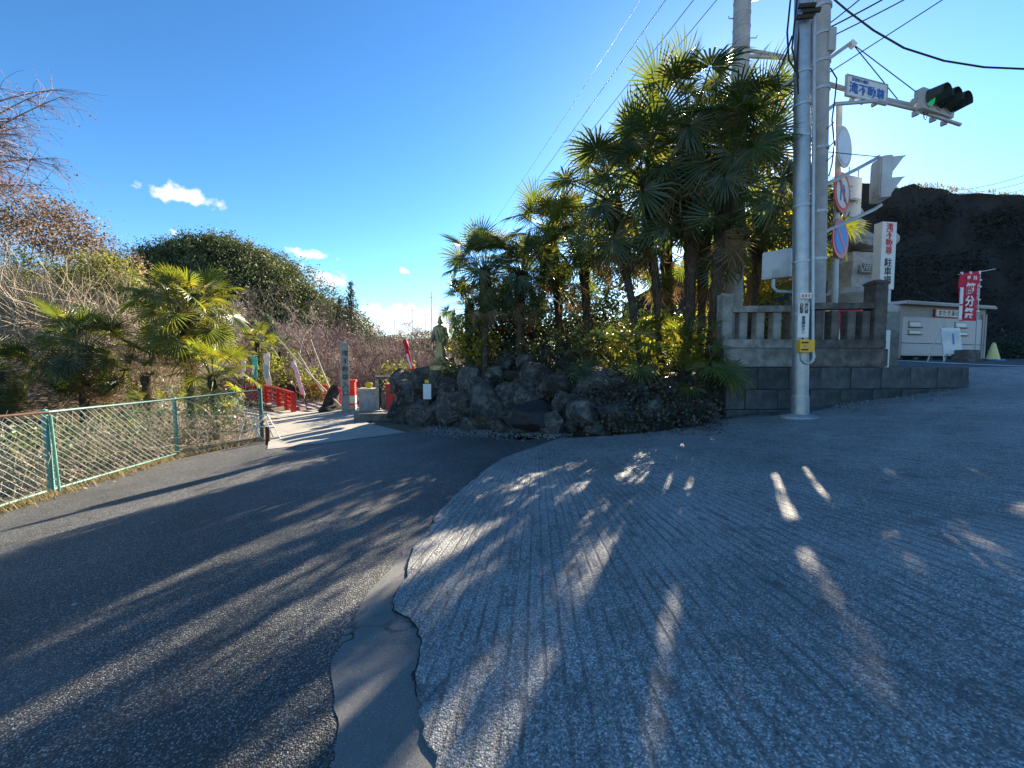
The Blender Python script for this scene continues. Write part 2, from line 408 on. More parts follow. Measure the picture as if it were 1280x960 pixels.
M('sign_blue', (.03, .16, .5), (.025, .13, .44), 6, .4)
M('letter_blue', (.04, .13, .42), None, 6, .5)
M('letter_black', (.015, .015, .018), None, 6, .6)
M('letter_red', (.55, .03, .06), None, 6, .6)
M('letter_white', (.78, .78, .78), None, 6, .7)
M('letter_pale', (.6, .68, .78), None, 6, .7)
M('sign_red', (.62, .1, .07), (.55, .09, .06), 6, .4)
M('bridge_red', (.6, .035, .03), (.42, .022, .02), 5, .45, stain=.3)
M('orange', (.75, .2, .04), None, 6, .6)
M('box_yellow', (.8, .42, .03), (.7, .36, .025), 7, .45, stain=.2)
M('cone_yellow', (.7, .58, .24), (.6, .5, .2), 6, .6)
M('dark_iron', (.03, .03, .032), (.02, .02, .02), 8, .5)
M('rust_iron', (.09, .04, .025), (.05, .025, .018), 12, .8)
M('fence_green', (.12, .3, .25), (.08, .22, .18), 9, .45, stain=.3)
M('post_green', (.05, .14, .13), (.035, .1, .09), 9, .5)
M('wire_pale', (.36, .4, .36), (.25, .29, .26), 9, .45, metal=.3)
M('gold', (.36, .28, .13), (.24, .2, .11), 8, .4, .3, 20, metal=.35, c3=(.2, .2, .13))
M('gold_petal', (.46, .34, .12), (.36, .16, .05), 6, .5, metal=.3)
M('shed_wall', (.5, .46, .45), (.45, .41, .4), 2, .6, stain=.12)
M('shed_trim', (.3, .28, .27), (.24, .23, .22), 3, .6, stain=.2)
M('shed_dark', (.09, .085, .085), None, 3, .7)
M('pale_glass', (.42, .52, .55), (.36, .46, .5), 2, .25)
M('flag_red', (.6, .015, .05), (.5, .012, .04), 3, .7)
M('fiber', (.065, .045, .032), (.025, .018, .014), 14, .95, .9, 30, c3=(.1, .07, .045))
M('fibre_strand', (.13, .095, .06), (.06, .045, .03), 20, .95)
M('bark', (.1, .08, .065), (.05, .042, .035), 8, .95, .7, 25)
M('twig_pale', (.42, .35, .26), (.26, .21, .15), 3, .85)
M('twig_pink', (.27, .18, .16), (.16, .11, .1), 3, .85)
M('twig_brown', (.2, .15, .11), (.11, .085, .065), 3, .9)
M('twig_dark', (.07, .055, .048), (.04, .033, .03), 4, .9)
M('bamboo_dead', (.5, .43, .3), (.38, .32, .22), 4, .7)
M('dark_visor', (.035,.05,.05), (.02,.03,.03), 6, .55)
M('lens_dark', (.02, .022, .024), None, 4, .2, spec=.6)
M('coat_black', (.012, .012, .014), (.02, .02, .022), 9, .85)
M('hair', (.02, .015, .012), None, 9, .6); M('skin', (.5, .33, .25), None, 9, .6)
M('cloth_white', (.75, .74, .75), None, 4, .8); M('cloth_green', (.08, .5, .4), None, 4, .8)
M('cloth_blue', (.25, .5, .68), None, 4, .8); M('cloth_lilac', (.62, .56, .75), None, 4, .8)
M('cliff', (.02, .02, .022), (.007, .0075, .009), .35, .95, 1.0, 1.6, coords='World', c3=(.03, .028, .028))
M('hill_floor', (.05, .055, .03), (.03, .035, .02), .2, .95, coords='World')
M('gravel', (.26, .255, .245), (.09, .09, .09), 18, .9, coords='World')
leafmat('palm_leaf', (.03, .055, .026), (.06, .085, .032), .4, (3.0, 2.4, .6), .36, (.12, .105, .05), .14, .5)
leafmat('palm_leaf_sunlit', (.055, .09, .028), (.105, .13, .036), .45, (2.8, 2.2, .5), .36, (.17, .14, .06), .14, .5)  # brighter copy of palm_leaf, sun and backlight put into the colour
leafmat('palm_dead', (.2, .14, .07), (.13, .085, .045), .3, (1.2, 1.1, .8), .8)
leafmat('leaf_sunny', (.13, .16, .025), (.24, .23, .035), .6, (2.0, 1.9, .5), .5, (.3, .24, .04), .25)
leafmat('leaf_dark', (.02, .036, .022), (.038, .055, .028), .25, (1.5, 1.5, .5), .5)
leafmat('needle', (.02, .04, .028), (.035, .055, .035), .15, (1.4, 1.4, .6), .6)
leafmat('leaf_mixed', (.07, .09, .035), (.16, .16, .075), .4, (1.6, 1.5, .6), .5, (.34, .32, .22), .2)
leafmat('leaf_olive', (.15, .17, .045), (.26, .25, .08), .4, (1.4, 1.4, .5), .6, (.1, .12, .04), .2)
leafmat('leaf_brown', (.17, .115, .075), (.1, .07, .05), .3, (1.3, 1.1, .8), .8, (.32, .25, .18), .3, pn=.8)
leafmat('leaf_reddish', (.22, .1, .07), (.15, .08, .06), .3, (1.3, 1.1, .8), .8)
leafmat('leaf_wood', (.05, .075, .032), (.11, .125, .05), .2, (1.3, 1.3, .5), .7, (.14, .14, .055), .15, pn=.22)
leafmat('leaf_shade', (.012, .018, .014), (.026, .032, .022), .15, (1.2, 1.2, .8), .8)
leafmat('leaf_grey', (.12, .15, .1), (.2, .23, .16), .3, (1.3, 1.3, .8), .7)
leafmat('dry_grass', (.36, .3, .17), (.2, .17, .09), .3, (1.2, 1.1, .8), .8)
leafmat('ivy', (.03, .04, .025), (.05, .055, .03), .2, (1.4, 1.4, .6), .4, (.09, .05, .05), .3)
leafmat('camellia', (.05, .09, .03), (.1, .14, .045), .3, (1.6, 1.5, .5), .35, (.16, .19, .09), .15, .5)
t = NT('lamp_green'); e = t.n('ShaderNodeEmission'); e.inputs[0].default_value = (.02, .75, .32, 1); e.inputs[1].default_value = .07
gl = t.bsdf((.01, .2, .1), .2); ad = t.n('ShaderNodeAddShader'); t.l(e.outputs[0], ad.inputs[0]); t.l(gl.outputs[0], ad.inputs[1]); t.done(ad)

# ------------------------------------------------------------------ the setting
BASE = [G(u, v) for u, v in ((470, 522), (500, 527), (560, 533), (620, 540), (700, 543), (760, 542), (820, 538), (900, 527))]
def yb(x):
    if x <= BASE[0].x: return BASE[0].y + (BASE[0].x - x)*2
    for a, b in zip(BASE, BASE[1:]):
        if x <= b.x: return a.y + (b.y - a.y)*(x - a.x)/(b.x - a.x)
    return BASE[-1].y + .1
def bedz(x, y):
    top = plateau(4, y) - .05 + .12*mnoise.noise(Vector((x*.6, y*.6, 3)))
    return H(x, y) - .1 + (top - H(x, y) + .1)*sst(y - yb(x), .05, 1.0)*sst(x, BASE[1].x - .1, BASE[1].x + 1.3)
def terrain(x, y):
    z = H(x, y) - .02
    if x > 3.9 and y > 7: z = min(z, .3)
    if x > BASE[0].x - .5 and x < 5 and y > yb(x): z = min(z, -.3)
    z -= .75*sst(y, 17, 19)*(1 - sst(x, -4, -2))*sst(x, -20, -16)*(1 - sst(y, 21.5, 24))
    if x < -7.6 and y > 3:
        z += 1.9*sst(-x, 8.6, 17)*(1 - sst(y, 13, 17)*sst(x, -22, -14)) + 4*sst(-x, 17, 40) + .25*mnoise.noise(Vector((x*.35, y*.35, 0)))
    if y > 22: z += .035*(min(y, 80) - 22)*(1 if x < 2 else 0)
    if x > 20: z = min(z, 1.0)
    return z
def axis(lims):
    out = []
    for a, b, s in lims:
        k = a
        while k < b - 1e-6: out.append(k); k += s
    out.append(lims[-1][1]); return out
xs = axis([(-900, -100, 100), (-100, -40, 6), (-40, -24, 2), (-24, 14, .5), (14, 40, 2), (40, 100, 10), (100, 900, 100)])
ys = axis([(-300, -20, 40), (-20, 3, 2), (3, 30, .5), (30, 60, 3), (60, 120, 10), (120, 1000, 110)])
b = MB(); nx = len(xs)
b.add([(x, y, terrain(x, y)) for y in ys for x in xs], [(j*nx + i, j*nx + i + 1, (j + 1)*nx + i + 1, (j + 1)*nx + i) for j in range(len(ys) - 1) for i in range(nx - 1)])
tag(b.build('ground', 'earth', smooth=True), kind='structure')

def px(L): return [tuple(G(u, v).xy) for u, v in L]
crack = [(652, 566), (628, 574), (604, 590), (585, 607), (566, 622), (551, 640), (545, 655), (524, 676), (515, 690), (511, 708), (503, 728), (494, 755), (497, 765),
         (512, 775), (524, 790), (526, 806), (520, 838), (522, 866), (531, 878), (533, 905), (536, 930), (545, 958)]
rngc = random.Random(4)
crack_w = []
cp = px(crack)
for p, q in zip(cp, cp[1:]):
    for k in range(4):
        f = k/4; x_, y_ = p[0] + (q[0] - p[0])*f, p[1] + (q[1] - p[1])*f; nv = Vector((x_*5, y_*5, 0)); crack_w.append((x_ + .03*mnoise.noise(nv) + .018*mnoise.noise(nv*3.3) + rngc.uniform(-.005, .005), y_ + .02*mnoise.noise(nv + Vector((7, 0, 0)))))
crack_w.append(cp[-1])
tail = [(-.2, .9), (-.15, .2), (-.3, -.6), (-.25, -8)]
le_ = px([(420, 958), (416, 900), (418, 830), (428, 790), (470, 730), (505, 690), (545, 650), (590, 608), (640, 572)])
left_edge = []
for p, q in zip(le_, le_[1:]):
    for k in range(6):
        f = k/6; x_, y_ = p[0] + (q[0] - p[0])*f, p[1] + (q[1] - p[1])*f; nv = Vector((x_*3, y_*3, 4)); left_edge.append((x_ + .03*mnoise.noise(nv) + .02*mnoise.noise(nv*4) + rngc.uniform(-.008, .008), y_))
left_edge.append(le_[-1])
road_top = px([(508, 541), (545, 541), (600, 543), (650, 550), (690, 552)])
road_poly = [(-40, -8), (-40, 4)] + [tuple(G(u, v).xy) for u, v in ((2, 640), (66, 620), (150, 592), (222, 574), (328, 551), (336, 561), (420, 552))] + road_top + [(2.2, 6.2), (1.0, -8)]
sheet('road', road_poly, 'asphalt', 0)
strip = left_edge[::-1][:0] + [(-.55, -8), (-.6, 0), (-.62, 1.2)] + left_edge + [(.35, 6.0), (1.4, 5.6), (1.2, 3), (1.2, -8)]
sheet('patch_strip', strip, 'patch_asphalt', .004)
conc = [tuple(p) for p in crack_w] + tail + [(14, -8), (40, -8), (40, 9.5), (13, 9.5), (9.8, 9.4), (9.2, 7.95)] + px([(1100, 497), (1000, 519), (905, 524), (885, 529), (820, 541), (760, 546), (700, 549)])
cs = sheet('concrete_slope', conc, 'grooved_concrete', .016, .6)
# broken lip of the concrete slab
b = MB()
full = crack_w + tail
for p, q in zip(full, full[1:]):
    b.add([(p[0], p[1], H(*p) + .0162), (q[0], q[1], H(*q) + .0162), (q[0], q[1], H(*q) - .01), (p[0], p[1], H(*p) - .01)], [(0, 1, 2, 3)])
tag(b.build('slab_lip', 'grooved_concrete'), kind='structure')
b = MB()       # dark strip painted as the shadow gap along the lip
for p, q in zip(full[:70], full[1:71]):
    w = .012*(.5 + abs(mnoise.noise(Vector((p[0]*9, p[1]*9, 0))))*2.2)
    b.add([(p[0] + .004, p[1], H(*p) + .0075), (q[0] + .004, q[1], H(*q) + .0075), (q[0] - w, q[1] - w*.3, H(*q) + .0075), (p[0] - w, p[1] - w*.3, H(*p) + .0075)], [(0, 1, 2, 3)])
tag(b.build('lip_shadow', 'cable'), kind='structure')
sheet('apron', px([(334, 562), (339, 534), (286, 524), (292, 508), (366, 514), (400, 512), (440, 513), (478, 512), (486, 520), (456, 528), (508, 541), (420, 552)]), 'apron_concrete', .008)
sheet('garden_bed', [(p.x, p.y + .06) for p in BASE[1:-1]] + [(4.02, 7.35), (4.02, 22), (BASE[1].x - .1, 22)], 'bed_soil', 0, .25, bedz)
def platz(x, y): return plateau(x, y)
sheet('temple_ground', [(4.02, 7.5), (7.2, 7.7), (9.1, 8.0), (9.75, 9.15), (13, 9.2), (40, 9.2), (40, 60), (4.02, 60)], 'road_asphalt', .012, 1.0, lambda x, y: max(plateau(x, y), H(x, y)) if x > 8.6 else plateau(x, y))
ln = [W(1112, 453, 16), W(1200, 456, 11.6), W(1290, 461.5, 9.5), W(1500, 473, 7.6)]
b = MB()
for p, q in zip(ln, ln[1:]):
    n = Vector((q.y - p.y, p.x - q.x)).normalized()*.12; f = lambda P, s: (P.x + s*n.x, P.y + s*n.y, max(plateau(P.x, P.y), H(P.x, P.y)) + .03)
    b.add([f(p, 1), f(q, 1), f(q, -1), f(p, -1)], [(0, 1, 2, 3)])
tag(b.build('edge_line', 'road_paint'), kind='structure')

# the bare cliff behind the parking place
prof = [(780, 380), (860, 330), (920, 276), (960, 255), (1000, 243), (1040, 237), (1080, 234), (1120, 236), (1160, 231), (1200, 238), (1280, 243), (1420, 215), (1700, 180)]
b = MB(); NU, NV = 150, 36
def cliff_top(s):
    k = s*(len(prof) - 1); i = min(int(k), len(prof) - 2); f = k - i
    u = prof[i][0]*(1 - f) + prof[i + 1][0]*f; v = prof[i][1]*(1 - f) + prof[i + 1][1]*f
    d = 30 - 5*s; return W(u, v, d)
for j in range(NV + 1):
    for i in range(NU + 1):
        s = i/NU; T_ = cliff_top(s); f = j/NV
        z0 = .6; out = Vector((-.5, -1, 0)).normalized()
        p = Vector((T_.x, T_.y, T_.z)) + Vector((0, 0, .25*mnoise.noise(Vector((T_.x*.9, 0, 0)))))
        if f < .78:
            g = f/.78; q = Vector((p.x, p.y, z0 + (p.z - z0)*g)) + out*(1 - g)**1.4*3.2
            n_ = Vector((q.x*.3, q.y*.3, q.z*.35)); q += out*(mnoise.noise(n_)*1.1 + mnoise.noise(n_*3.3)*.45 + mnoise.noise(n_*9)*.16)
        else:
            g = (f - .78)/.22; q = p + Vector((.3, 1, 0))*g*14 + Vector((0, 0, -g*2.5 + .3*mnoise.noise(Vector((p.x, g*8, 1)))))
        b.v.append(tuple(q))
b.f = [(j*(NU + 1) + i, j*(NU + 1) + i + 1, (j + 1)*(NU + 1) + i + 1, (j + 1)*(NU + 1) + i) for j in range(NV) for i in range(NU)]
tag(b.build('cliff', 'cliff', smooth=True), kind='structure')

# far hills
def dome(name, cx, cy, rx, ry, top, base, m, seed):
    b = MB(); n, k = 60, 14
    for j in range(k + 1):
        for i in range(n):
            a = 2*math.pi*i/n; r = j/k; h = base + (top - base)*(math.cos(min(r, 1)*math.pi)*.5 + .5)**.8
            x, y = cx + rx*r*math.cos(a), cy + ry*r*math.sin(a)
            b.v.append((x, y, h + (top - base)*.06*mnoise.noise(Vector((x*.06, y*.06, seed)))*(1 - r)))
    b.f = [(j*n + i, j*n + (i + 1) % n, (j + 1)*n + (i + 1) % n, (j + 1)*n + i) for j in range(k) for i in range(n)]
    return tag(b.build(name, m, smooth=True), kind='structure')
dome('hill', -78, 105, 64, 45, 30, -3, 'hill_floor', 1)
dome('hill', -35, 190, 90, 60, 14, -3, 'hill_floor', 2)
dome('hill', -60, 46, 38, 34, 11, -1, 'earth', 3)
# ------------------------------------------------------------------ rockery
rock_meshes = [blob_mesh(s, 4, .4, 16, .1, squash=(1, .85, .8 + .1*(s % 4))) for s in range(10)]
for me in rock_meshes:
    me.polygons.foreach_set('use_smooth', [True]*len(me.polygons)); me.set_sharp_from_angle(angle=math.radians(24))
rw = empty('rockery', (0, yb(0) + .3, 0), 0, 'garden rockery wall of stacked dark boulders below the palms', 'rockery')
rrng = random.Random(11)
def rock(u, v, w, h, back=0, m='boulder', name='boulder'):
    x0 = ray(u, v); d = 9
    for _ in range(8): d = yb(x0.x/x0.y*d) + back
    P = W(u, v, d); s = d/FPX*.5
    o = bpy.data.objects.new(name, rock_meshes[rrng.randrange(10)].copy() if False else rock_meshes[rrng.randrange(10)])
    if not o.data.materials: o.data.materials.append(MATS['boulder'])
    link(o, rw); o.location = P - rw.location; o.scale = (w*s*.95, min(w, h)*s, h*s*1.02)
    o.rotation_euler = (rrng.uniform(-.25, .25), rrng.uniform(-.3, .3), rrng.choice([0, math.pi]) + rrng.uniform(-.5, .5))
    if m != 'boulder':
        o.material_slots[0].link = 'OBJECT'; o.material_slots[0].material = MATS[m]
    return o
big = [(612, 512, 66, 62, .15), (672, 518, 84, 56, .1, 'dark_boulder'), (590, 482, 40, 50, .6), (600, 462, 36, 34, 1.0), (640, 488, 54, 40, .55),
       (668, 470, 50, 34, .8), (700, 478, 54, 40, .6), (575, 508, 48, 44, .2), (548, 514, 36, 36, .15), (520, 518, 44, 34, .15), (497, 514, 36, 30, .3),
       (560, 488, 40, 26, .5), (730, 512, 56, 58, .15), (768, 516, 62, 56, .15), (735, 482, 48, 38, .6), (790, 492, 50, 36, .5), (812, 516, 52, 46, .2),
       (850, 514, 46, 40, .25), (512, 492, 34, 30, .7), (532, 486, 34, 34, .6), (620, 474, 40, 30, .9), (655, 452, 30, 26, 1.3), (634, 458, 30, 24, 1.3),
       (690, 530, 40, 30, .0), (655, 536, 40, 18, -.02), (627, 533, 36, 18, -.05), (590, 530, 42, 24, .0), (560, 528, 36, 22, 0), (535, 528, 30, 18, 0), (505, 528, 34, 18, .05),
       (745, 536, 40, 22, 0), (790, 536, 44, 20, 0), (826, 532, 40, 22, 0), (862, 528, 36, 22, 0), (760, 470, 36, 26, .9), (710, 455, 34, 24, 1.2), (582, 462, 26, 24, 1.1),
       (880, 512, 30, 36, .3), (486, 520, 26, 22, .3), (655, 498, 36, 30, .35), (708, 505, 34, 34, .3), (835, 495, 40, 30, .6)]
for r in big: rock(*r[:5], m=r[5] if len(r) > 5 else 'boulder')
for k in range(190):
    u = rrng.uniform(492, 890); v = 500 + rrng.uniform(-28, 34) - (8 if u < 540 else 0); w = rrng.uniform(14, 34)
    rock(u, v, w, w*rrng.uniform(.6, .95), .25 + (520 - v)*.011)
# statue pedestal boulder, its own thing
def W_back(u, v, back):
    x0 = ray(u, v); d = 9
    for _ in range(8): d = yb(x0.x/x0.y*d) + back
    return W(u, v, d)
ped = W_back(555, 480, 1.0); pd = ped.y
o = mesh_obj('pedestal_rock', rock_meshes[3], None, None, ped, (0, 0, .4), (.50, .42, .62))
tag(o, 'tall grey rock under the golden statue', 'rock')
# gravel along the foot
grng = np.random.default_rng(5)
def pebbles(name, pts, size, m, label, h=H, off=.02, cat='gravel'):
    n = len(pts); base = np.array([[1, 0, 0], [0, 1, 0], [-1, 0, 0], [0, -1, 0], [0, 0, .7], [0, 0, -.7]], float)
    F = np.array([[0, 1, 4], [1, 2, 4], [2, 3, 4], [3, 0, 4], [1, 0, 5], [2, 1, 5], [3, 2, 5], [0, 3, 5]])
    s = size*(.5 + grng.random((n, 1, 1))); V = base[None]*s*(1 + .5*(grng.random((n, 6, 3)) - .5))
    a = grng.random(n)*6.28; c, sn = np.cos(a)[:, None], np.sin(a)[:, None]
    X = V[..., 0]*c - V[..., 1]*sn; Y = V[..., 0]*sn + V[..., 1]*c; V = np.stack([X, Y, V[..., 2]], -1)
    P = np.array([(p[0], p[1], h(p[0], p[1]) + off) for p in pts]); V += P[:, None]
    o = mesh_obj(name, quads_mesh(name, V[:, F].reshape(-1, 3, 3), 3), m); return tag(o, label, cat, kind='stuff')
pts = []
for k in range(2600):
    u = 535 + 165*grng.random() + 8*grng.normal(); v = 538 + 4.2*grng.normal() + max(0, (u - 640)*.06)
    p = G(u, v); pts.append((p.x, p.y))
pebbles('gravel', pts, .017, 'gravel', 'pale gravel strip along the foot of the rockery', off=.008)
pts = []
for k in range(260):
    f = grng.random(); p = G(1040 + 150*f, 508 - 18*f + 3.5*grng.normal()); pts.append((p.x, p.y))
pebbles('gravel', pts, .02, 'gravel', 'scattered white pebbles along the foot of the low block wall', off=.022)

# ------------------------------------------------------------------ stone block wall and fence
A = Vector((4.0, 7.33, 0)); B = Vector((7.22, 7.5, 0)); C = Vector((9.1, 7.82, 0))
wall = empty('block_wall', (5.5, 7.4, 0), 0, 'low dark retaining wall of stone blocks under the stone fence', 'wall')
def seg_box(p, q, z0, z1, th, m, name, parent, bev=.012, jit=0):
    p = Vector(p); q = Vector(q); L = (q - p).length; a = math.atan2(q.y - p.y, q.x - p.x)
    b = MB().box((0, 0, 0), (L, th, z1 - z0), bev=bev)
    c = (p + q)/2; o = b.build(name, m, parent); o.location = Vector((c.x, c.y + jit, (z0 + z1)/2)) - (parent.location if parent else Vector()); o.rotation_euler = (0, 0, a); return o
courses = [(1.335, .925), (.915, .545), (.535, .16), (.15, -.2)]
def along(s):
    L1 = (B - A).length
    return A.lerp(B, s/L1) if s <= L1 else B.lerp(C, min(1.02, (s - L1)/(C - B).length))
tot = (B - A).length + (C - B).length
wr = random.Random(3)
for k, (z1, z0) in enumerate(courses):
    s = -.25*(k % 2) if k else 0
    while s < tot:
        e = s + .62 + wr.uniform(-.03, .03); a0 = max(0, s); e0 = min(tot, e)
        if e0 - a0 > .1:
            p, q = along(a0 + .006), along(e0 - .006)
            if H(p.x, p.y - .2) < z1 + .05: seg_box(p, q, z0, min(z1, plateau(p.x, 7.6) + .09), .3, 'block_stone', 'stone_block', wall, .012, wr.uniform(-.008, .008))
        s = e
b = MB()
for p, q in ((A, B), (B, C)):
    d = (q - p).normalized(); n = Vector((-d.y, d.x, 0))*.12
    b.box(((p + q)/2).xy.to_3d() + Vector((0, .05, .55)), ((q - p).length, .22, 1.5), Euler((0, 0, math.atan2(d.y, d.x))))
o = b.build('mortar', 'mortar', wall); o.location = -wall.location
# rounded end of the low wall
o = mesh_obj('end_block', rock_meshes[5], None, wall, Vector((9.12, 7.85, 1.02)) - wall.location, (0, 0, .3), (.2, .18, .26))
o.material_slots[0].link = 'OBJECT'; o.material_slots[0].material = MATS['block_stone']

fence = empty('stone_fence', (5.6, 7.4, 1.34), 0, 'weathered stone balustrade with square posts on the block wall', 'fence')
L1 = (B - A).length
def fpt(u):                                        # point of the fence line seen at column u
    r = ray(u, 420); k = r.x/r.y
    t_ = (k*A.y - A.x)/((B.x - A.x) - k*(B.y - A.y)); return A.lerp(B, t_)
for u0, u1, m in ((898, 992, 'granite'), (993, 1100, 'dark_granite')):
    p, q = fpt(u0), fpt(u1)
    seg_box(p + Vector((0, .02, 0)), q + Vector((-.01, .02, 0)), 1.342, 1.69, .42, m, 'plinth_stone', fence, .03)
    seg_box(p + Vector((0, .03, 0)), q + Vector((-.01, .03, 0)), 1.695, 1.86, .34, m, 'sill', fence, .02)
def post(u, w, z1, m, name, cap=False, z0=1.86):
    p = fpt(u); h = z1 - z0; b = MB().box((0, 0, h/2), (w, w, h), bev=.012)
    if cap: b.lathe([(w*.78, h - .001), (w*.8, h + .03), (w*.55, h + .07), (w*.2, h + .1)], 4)
    o = b.build(name, m, fence); o.location = Vector((p.x, p.y + .03, z0 - .01)) - fence.location; o.rotation_euler = (0, 0, .05); return o
post(906, .2, 2.72, 'granite', 'end_post'); post(1094, .25, 2.93, 'dark_granite', 'end_post', True)
post(990, .17, 2.62, 'dark_granite', 'middle_post')
for u in (927, 948, 969): post(u, .155, 2.38, 'granite', 'baluster')
for u in (1021, 1041, 1061, 1079): post(u, .16, 2.42, 'dark_granite', 'baluster')
for u0, u1, z in ((912, 984, 2.43), (996, 1086, 2.5)):
    m = 'granite' if u0 < 950 else 'dark_granite'
    o = seg_box(fpt(u0), fpt(u1), z - .06, z + .06, .17, m, 'rail', fence, .012); o.rotation_euler.y = -.02

# ------------------------------------------------------------------ poles, signs and signal
def pole_tube(b, x, y, z0, z1, r0, r1, n=20): b.tube([(x, y, z0), (x, y, z1)], [r0, r1], n)
PS = G(1000, 522); PS_ = Vector((PS.x, PS.y, H(PS.x, PS.y)))
sp_ = empty('signal_pole', PS_, 0, 'silver steel pole with bands and conduit standing before the stone fence', 'pole')
DS = PS.y; LEAN = -.04
def spx(z): return Vector((LEAN*z/8*1.0 - .028*z, 0, z))
b = MB().tube([spx(-.15), spx(.35), spx(.36), spx(9.2)], [.13, .13, .12, .108], 24); b.build('shaft', 'steel', sp_, True)
b = MB().lathe([(.3, -.06), (.28, .03), (.16, .06), (.12, .065)], 16); b.build('concrete_footing', 'pole_concrete', sp_)
for z in (.37, 1.75, 2.6, 3.5, 4.6, 5.1, 5.6):
    b = MB().tube([spx(z - .02), spx(z + .02)], .126, 20); b.build('band', 'galvanised', sp_)
cx_ = .115; cy_ = -.10
b = MB().tube([spx(9) + Vector((cx_, cy_, 0)), spx(3) + Vector((cx_, cy_, 0)), spx(1.18) + Vector((cx_ + .01, cy_, 0))] +
              [spx(1.0) + Vector((.02 + .1*math.cos(w), cy_ - .03, -.1*math.sin(w) + .02)) for w in (0, .5, 1, 1.57, 2.1, 2.7, 3.14)] + [spx(1.12) + Vector((-.08, cy_ - .03, 0))], .026, 10)
b.build('conduit', 'galvanised', sp_, True)
b = MB().tube([spx(z) + Vector((cx_ - .035, cy_ + .03, 0)) for z in (1.2, 4, 9)], .012, 6); b.build('cable', 'cable', sp_)
yb_ = empty('push_button_box', PS_ + spx(1.2) + Vector((-.1, -.19, 0)), -.15, 'yellow pedestrian push button box strapped to the silver pole', 'button box')
MB().box((0, 0, 0), (.15, .12, .21), bev=.015).build('casing', 'box_yellow', yb_); MB().box((.12, .03, .0), (.09, .1, .2), bev=.01).build('side_casing', 'box_yellow', yb_)
for z in (.055, -.06): MB().box((-.005, -.062, z), (.1, .01, .025)).build('display', 'rust_iron' if z > 0 else 'dark_iron', yb_)
MB().tube([(0, -.06, 0), (0, -.075, 0)], .018, 12).build('button', 'grey_paint', yb_)
MB().tube([(.0, .02, .1), (.02, .04, .2), (.07, .1, .28)], .01, 6).build('lead', 'cable', yb_)
np_ = empty('pole_notice', PS_ + spx(1.62) + Vector((-.08, -.165, 0)), -.2, 'narrow white instruction plate with black characters on silver pole', 'sign')
MB().box((0, 0, 0), (.16, .012, .56), bev=.004).build('plate', 'white_paint', np_)
text(tall('歩行者'), .062, 'letter_black', np_, (.035, -.009, .19), bold=.001); text(tall('自転車'), .062, 'letter_black', np_, (-.035, -.009, .19), bold=.001)
text(tall('専用押ボタン'), .056, 'letter_black', np_, (0, -.009, -.08), bold=.001, line=.85)
ob_ = tag(MB().box((0, 0, 0), (.17, .01, .09), bev=.003).build('pole_sticker', 'cloth_white', None), 'small white sticker with orange marks above the pole notice', 'sticker')
ob_.location = PS_ + spx(2.02) + Vector((-.03, -.15, 0)); ob_.rotation_euler = (0, 0, -.1)
for k in range(3): MB().box((-.05 + .05*k, -.007, 0), (.03, .005, .05)).build('mark', 'orange', ob_)

PB = W(1019, 440, 7.7); PBx, PBy = PB.x, PB.y; zB = plateau(PBx, PBy)
pb = empty('utility_pole', (PBx, PBy, zB), 0, 'grey concrete utility pole close behind the silver pole carrying the signal arm', 'utility pole')
BT = W(1027, 0, 7.7) - pb.location; BT = BT*(9.5/BT.z); BTT = BT*1.35
MB().tube([(0, 0, -.3), BTT], [.165, .13], 24).build('shaft', 'pole_concrete', pb, True)
for z in (2.2, 3.1, 4.3, 5.4, 5.9, 6.4, 6.9): MB().tube([BT*((z - .025)/9.5), BT*((z + .025)/9.5)], .166, 18).build('band', 'galvanised', pb)
def relB(u, v, d): return W(u, v, d) - pb.location
MB().tube([relB(1030, 104, 7.7), relB(1085, 120, 8.0), relB(1140, 132, 8.3)], .045, 10).build('mast_arm', 'grey_paint', pb, True)
MB().tube([relB(1028, 150, 7.7), relB(1034, 138, 7.72), relB(1044, 130, 7.75), relB(1098, 126, 8.0), relB(1140, 136, 8.3), relB(1200, 156, 8.62)], .035, 10).build('mast_brace', 'galvanised', pb, True)
MB().tube([relB(1024, 82, 7.7), relB(1066, 52, 7.9)], .035, 10).build('strut', 'grey_paint', pb, True)
MB().tube([relB(1062, 53, 7.9), relB(1068, 58, 7.9)], .06, 8).build('insulator', 'white_paint', pb)
for a_, b_ in (((1066, 55, 7.9), (1122, 124, 8.2)), ((1066, 55, 7.9), (1152, 120, 8.32))): MB().tube([relB(*a_), relB(*b_)], .009, 5).build('stay_wire', 'cable', pb)
lo = [(1038, 85), (1046, 98), (1044, 120), (1040, 150), (1043, 180), (1040, 205), (1036, 220)]
MB().tube([relB(u, v, 7.6) for u, v in lo], .012, 5).build('signal_cable', 'cable', pb)
for v in (155, 180, 195): MB().tube([relB(1026, v, 7.6), relB(1034, v + 6, 7.55), relB(1042, v - 2, 7.6)], .011, 5).build('cable_loop', 'cable', pb)
MB().tube([relB(1036, 190, 7.6), relB(1098, 196, 8.0)], .008, 5).build('guy_wire', 'cable', pb)
# box on the upper shaft
MB().box(relB(1037, 52, 7.6), (.14, .16, .42), bev=.02).build('junction_box', 'grey_paint', pb)

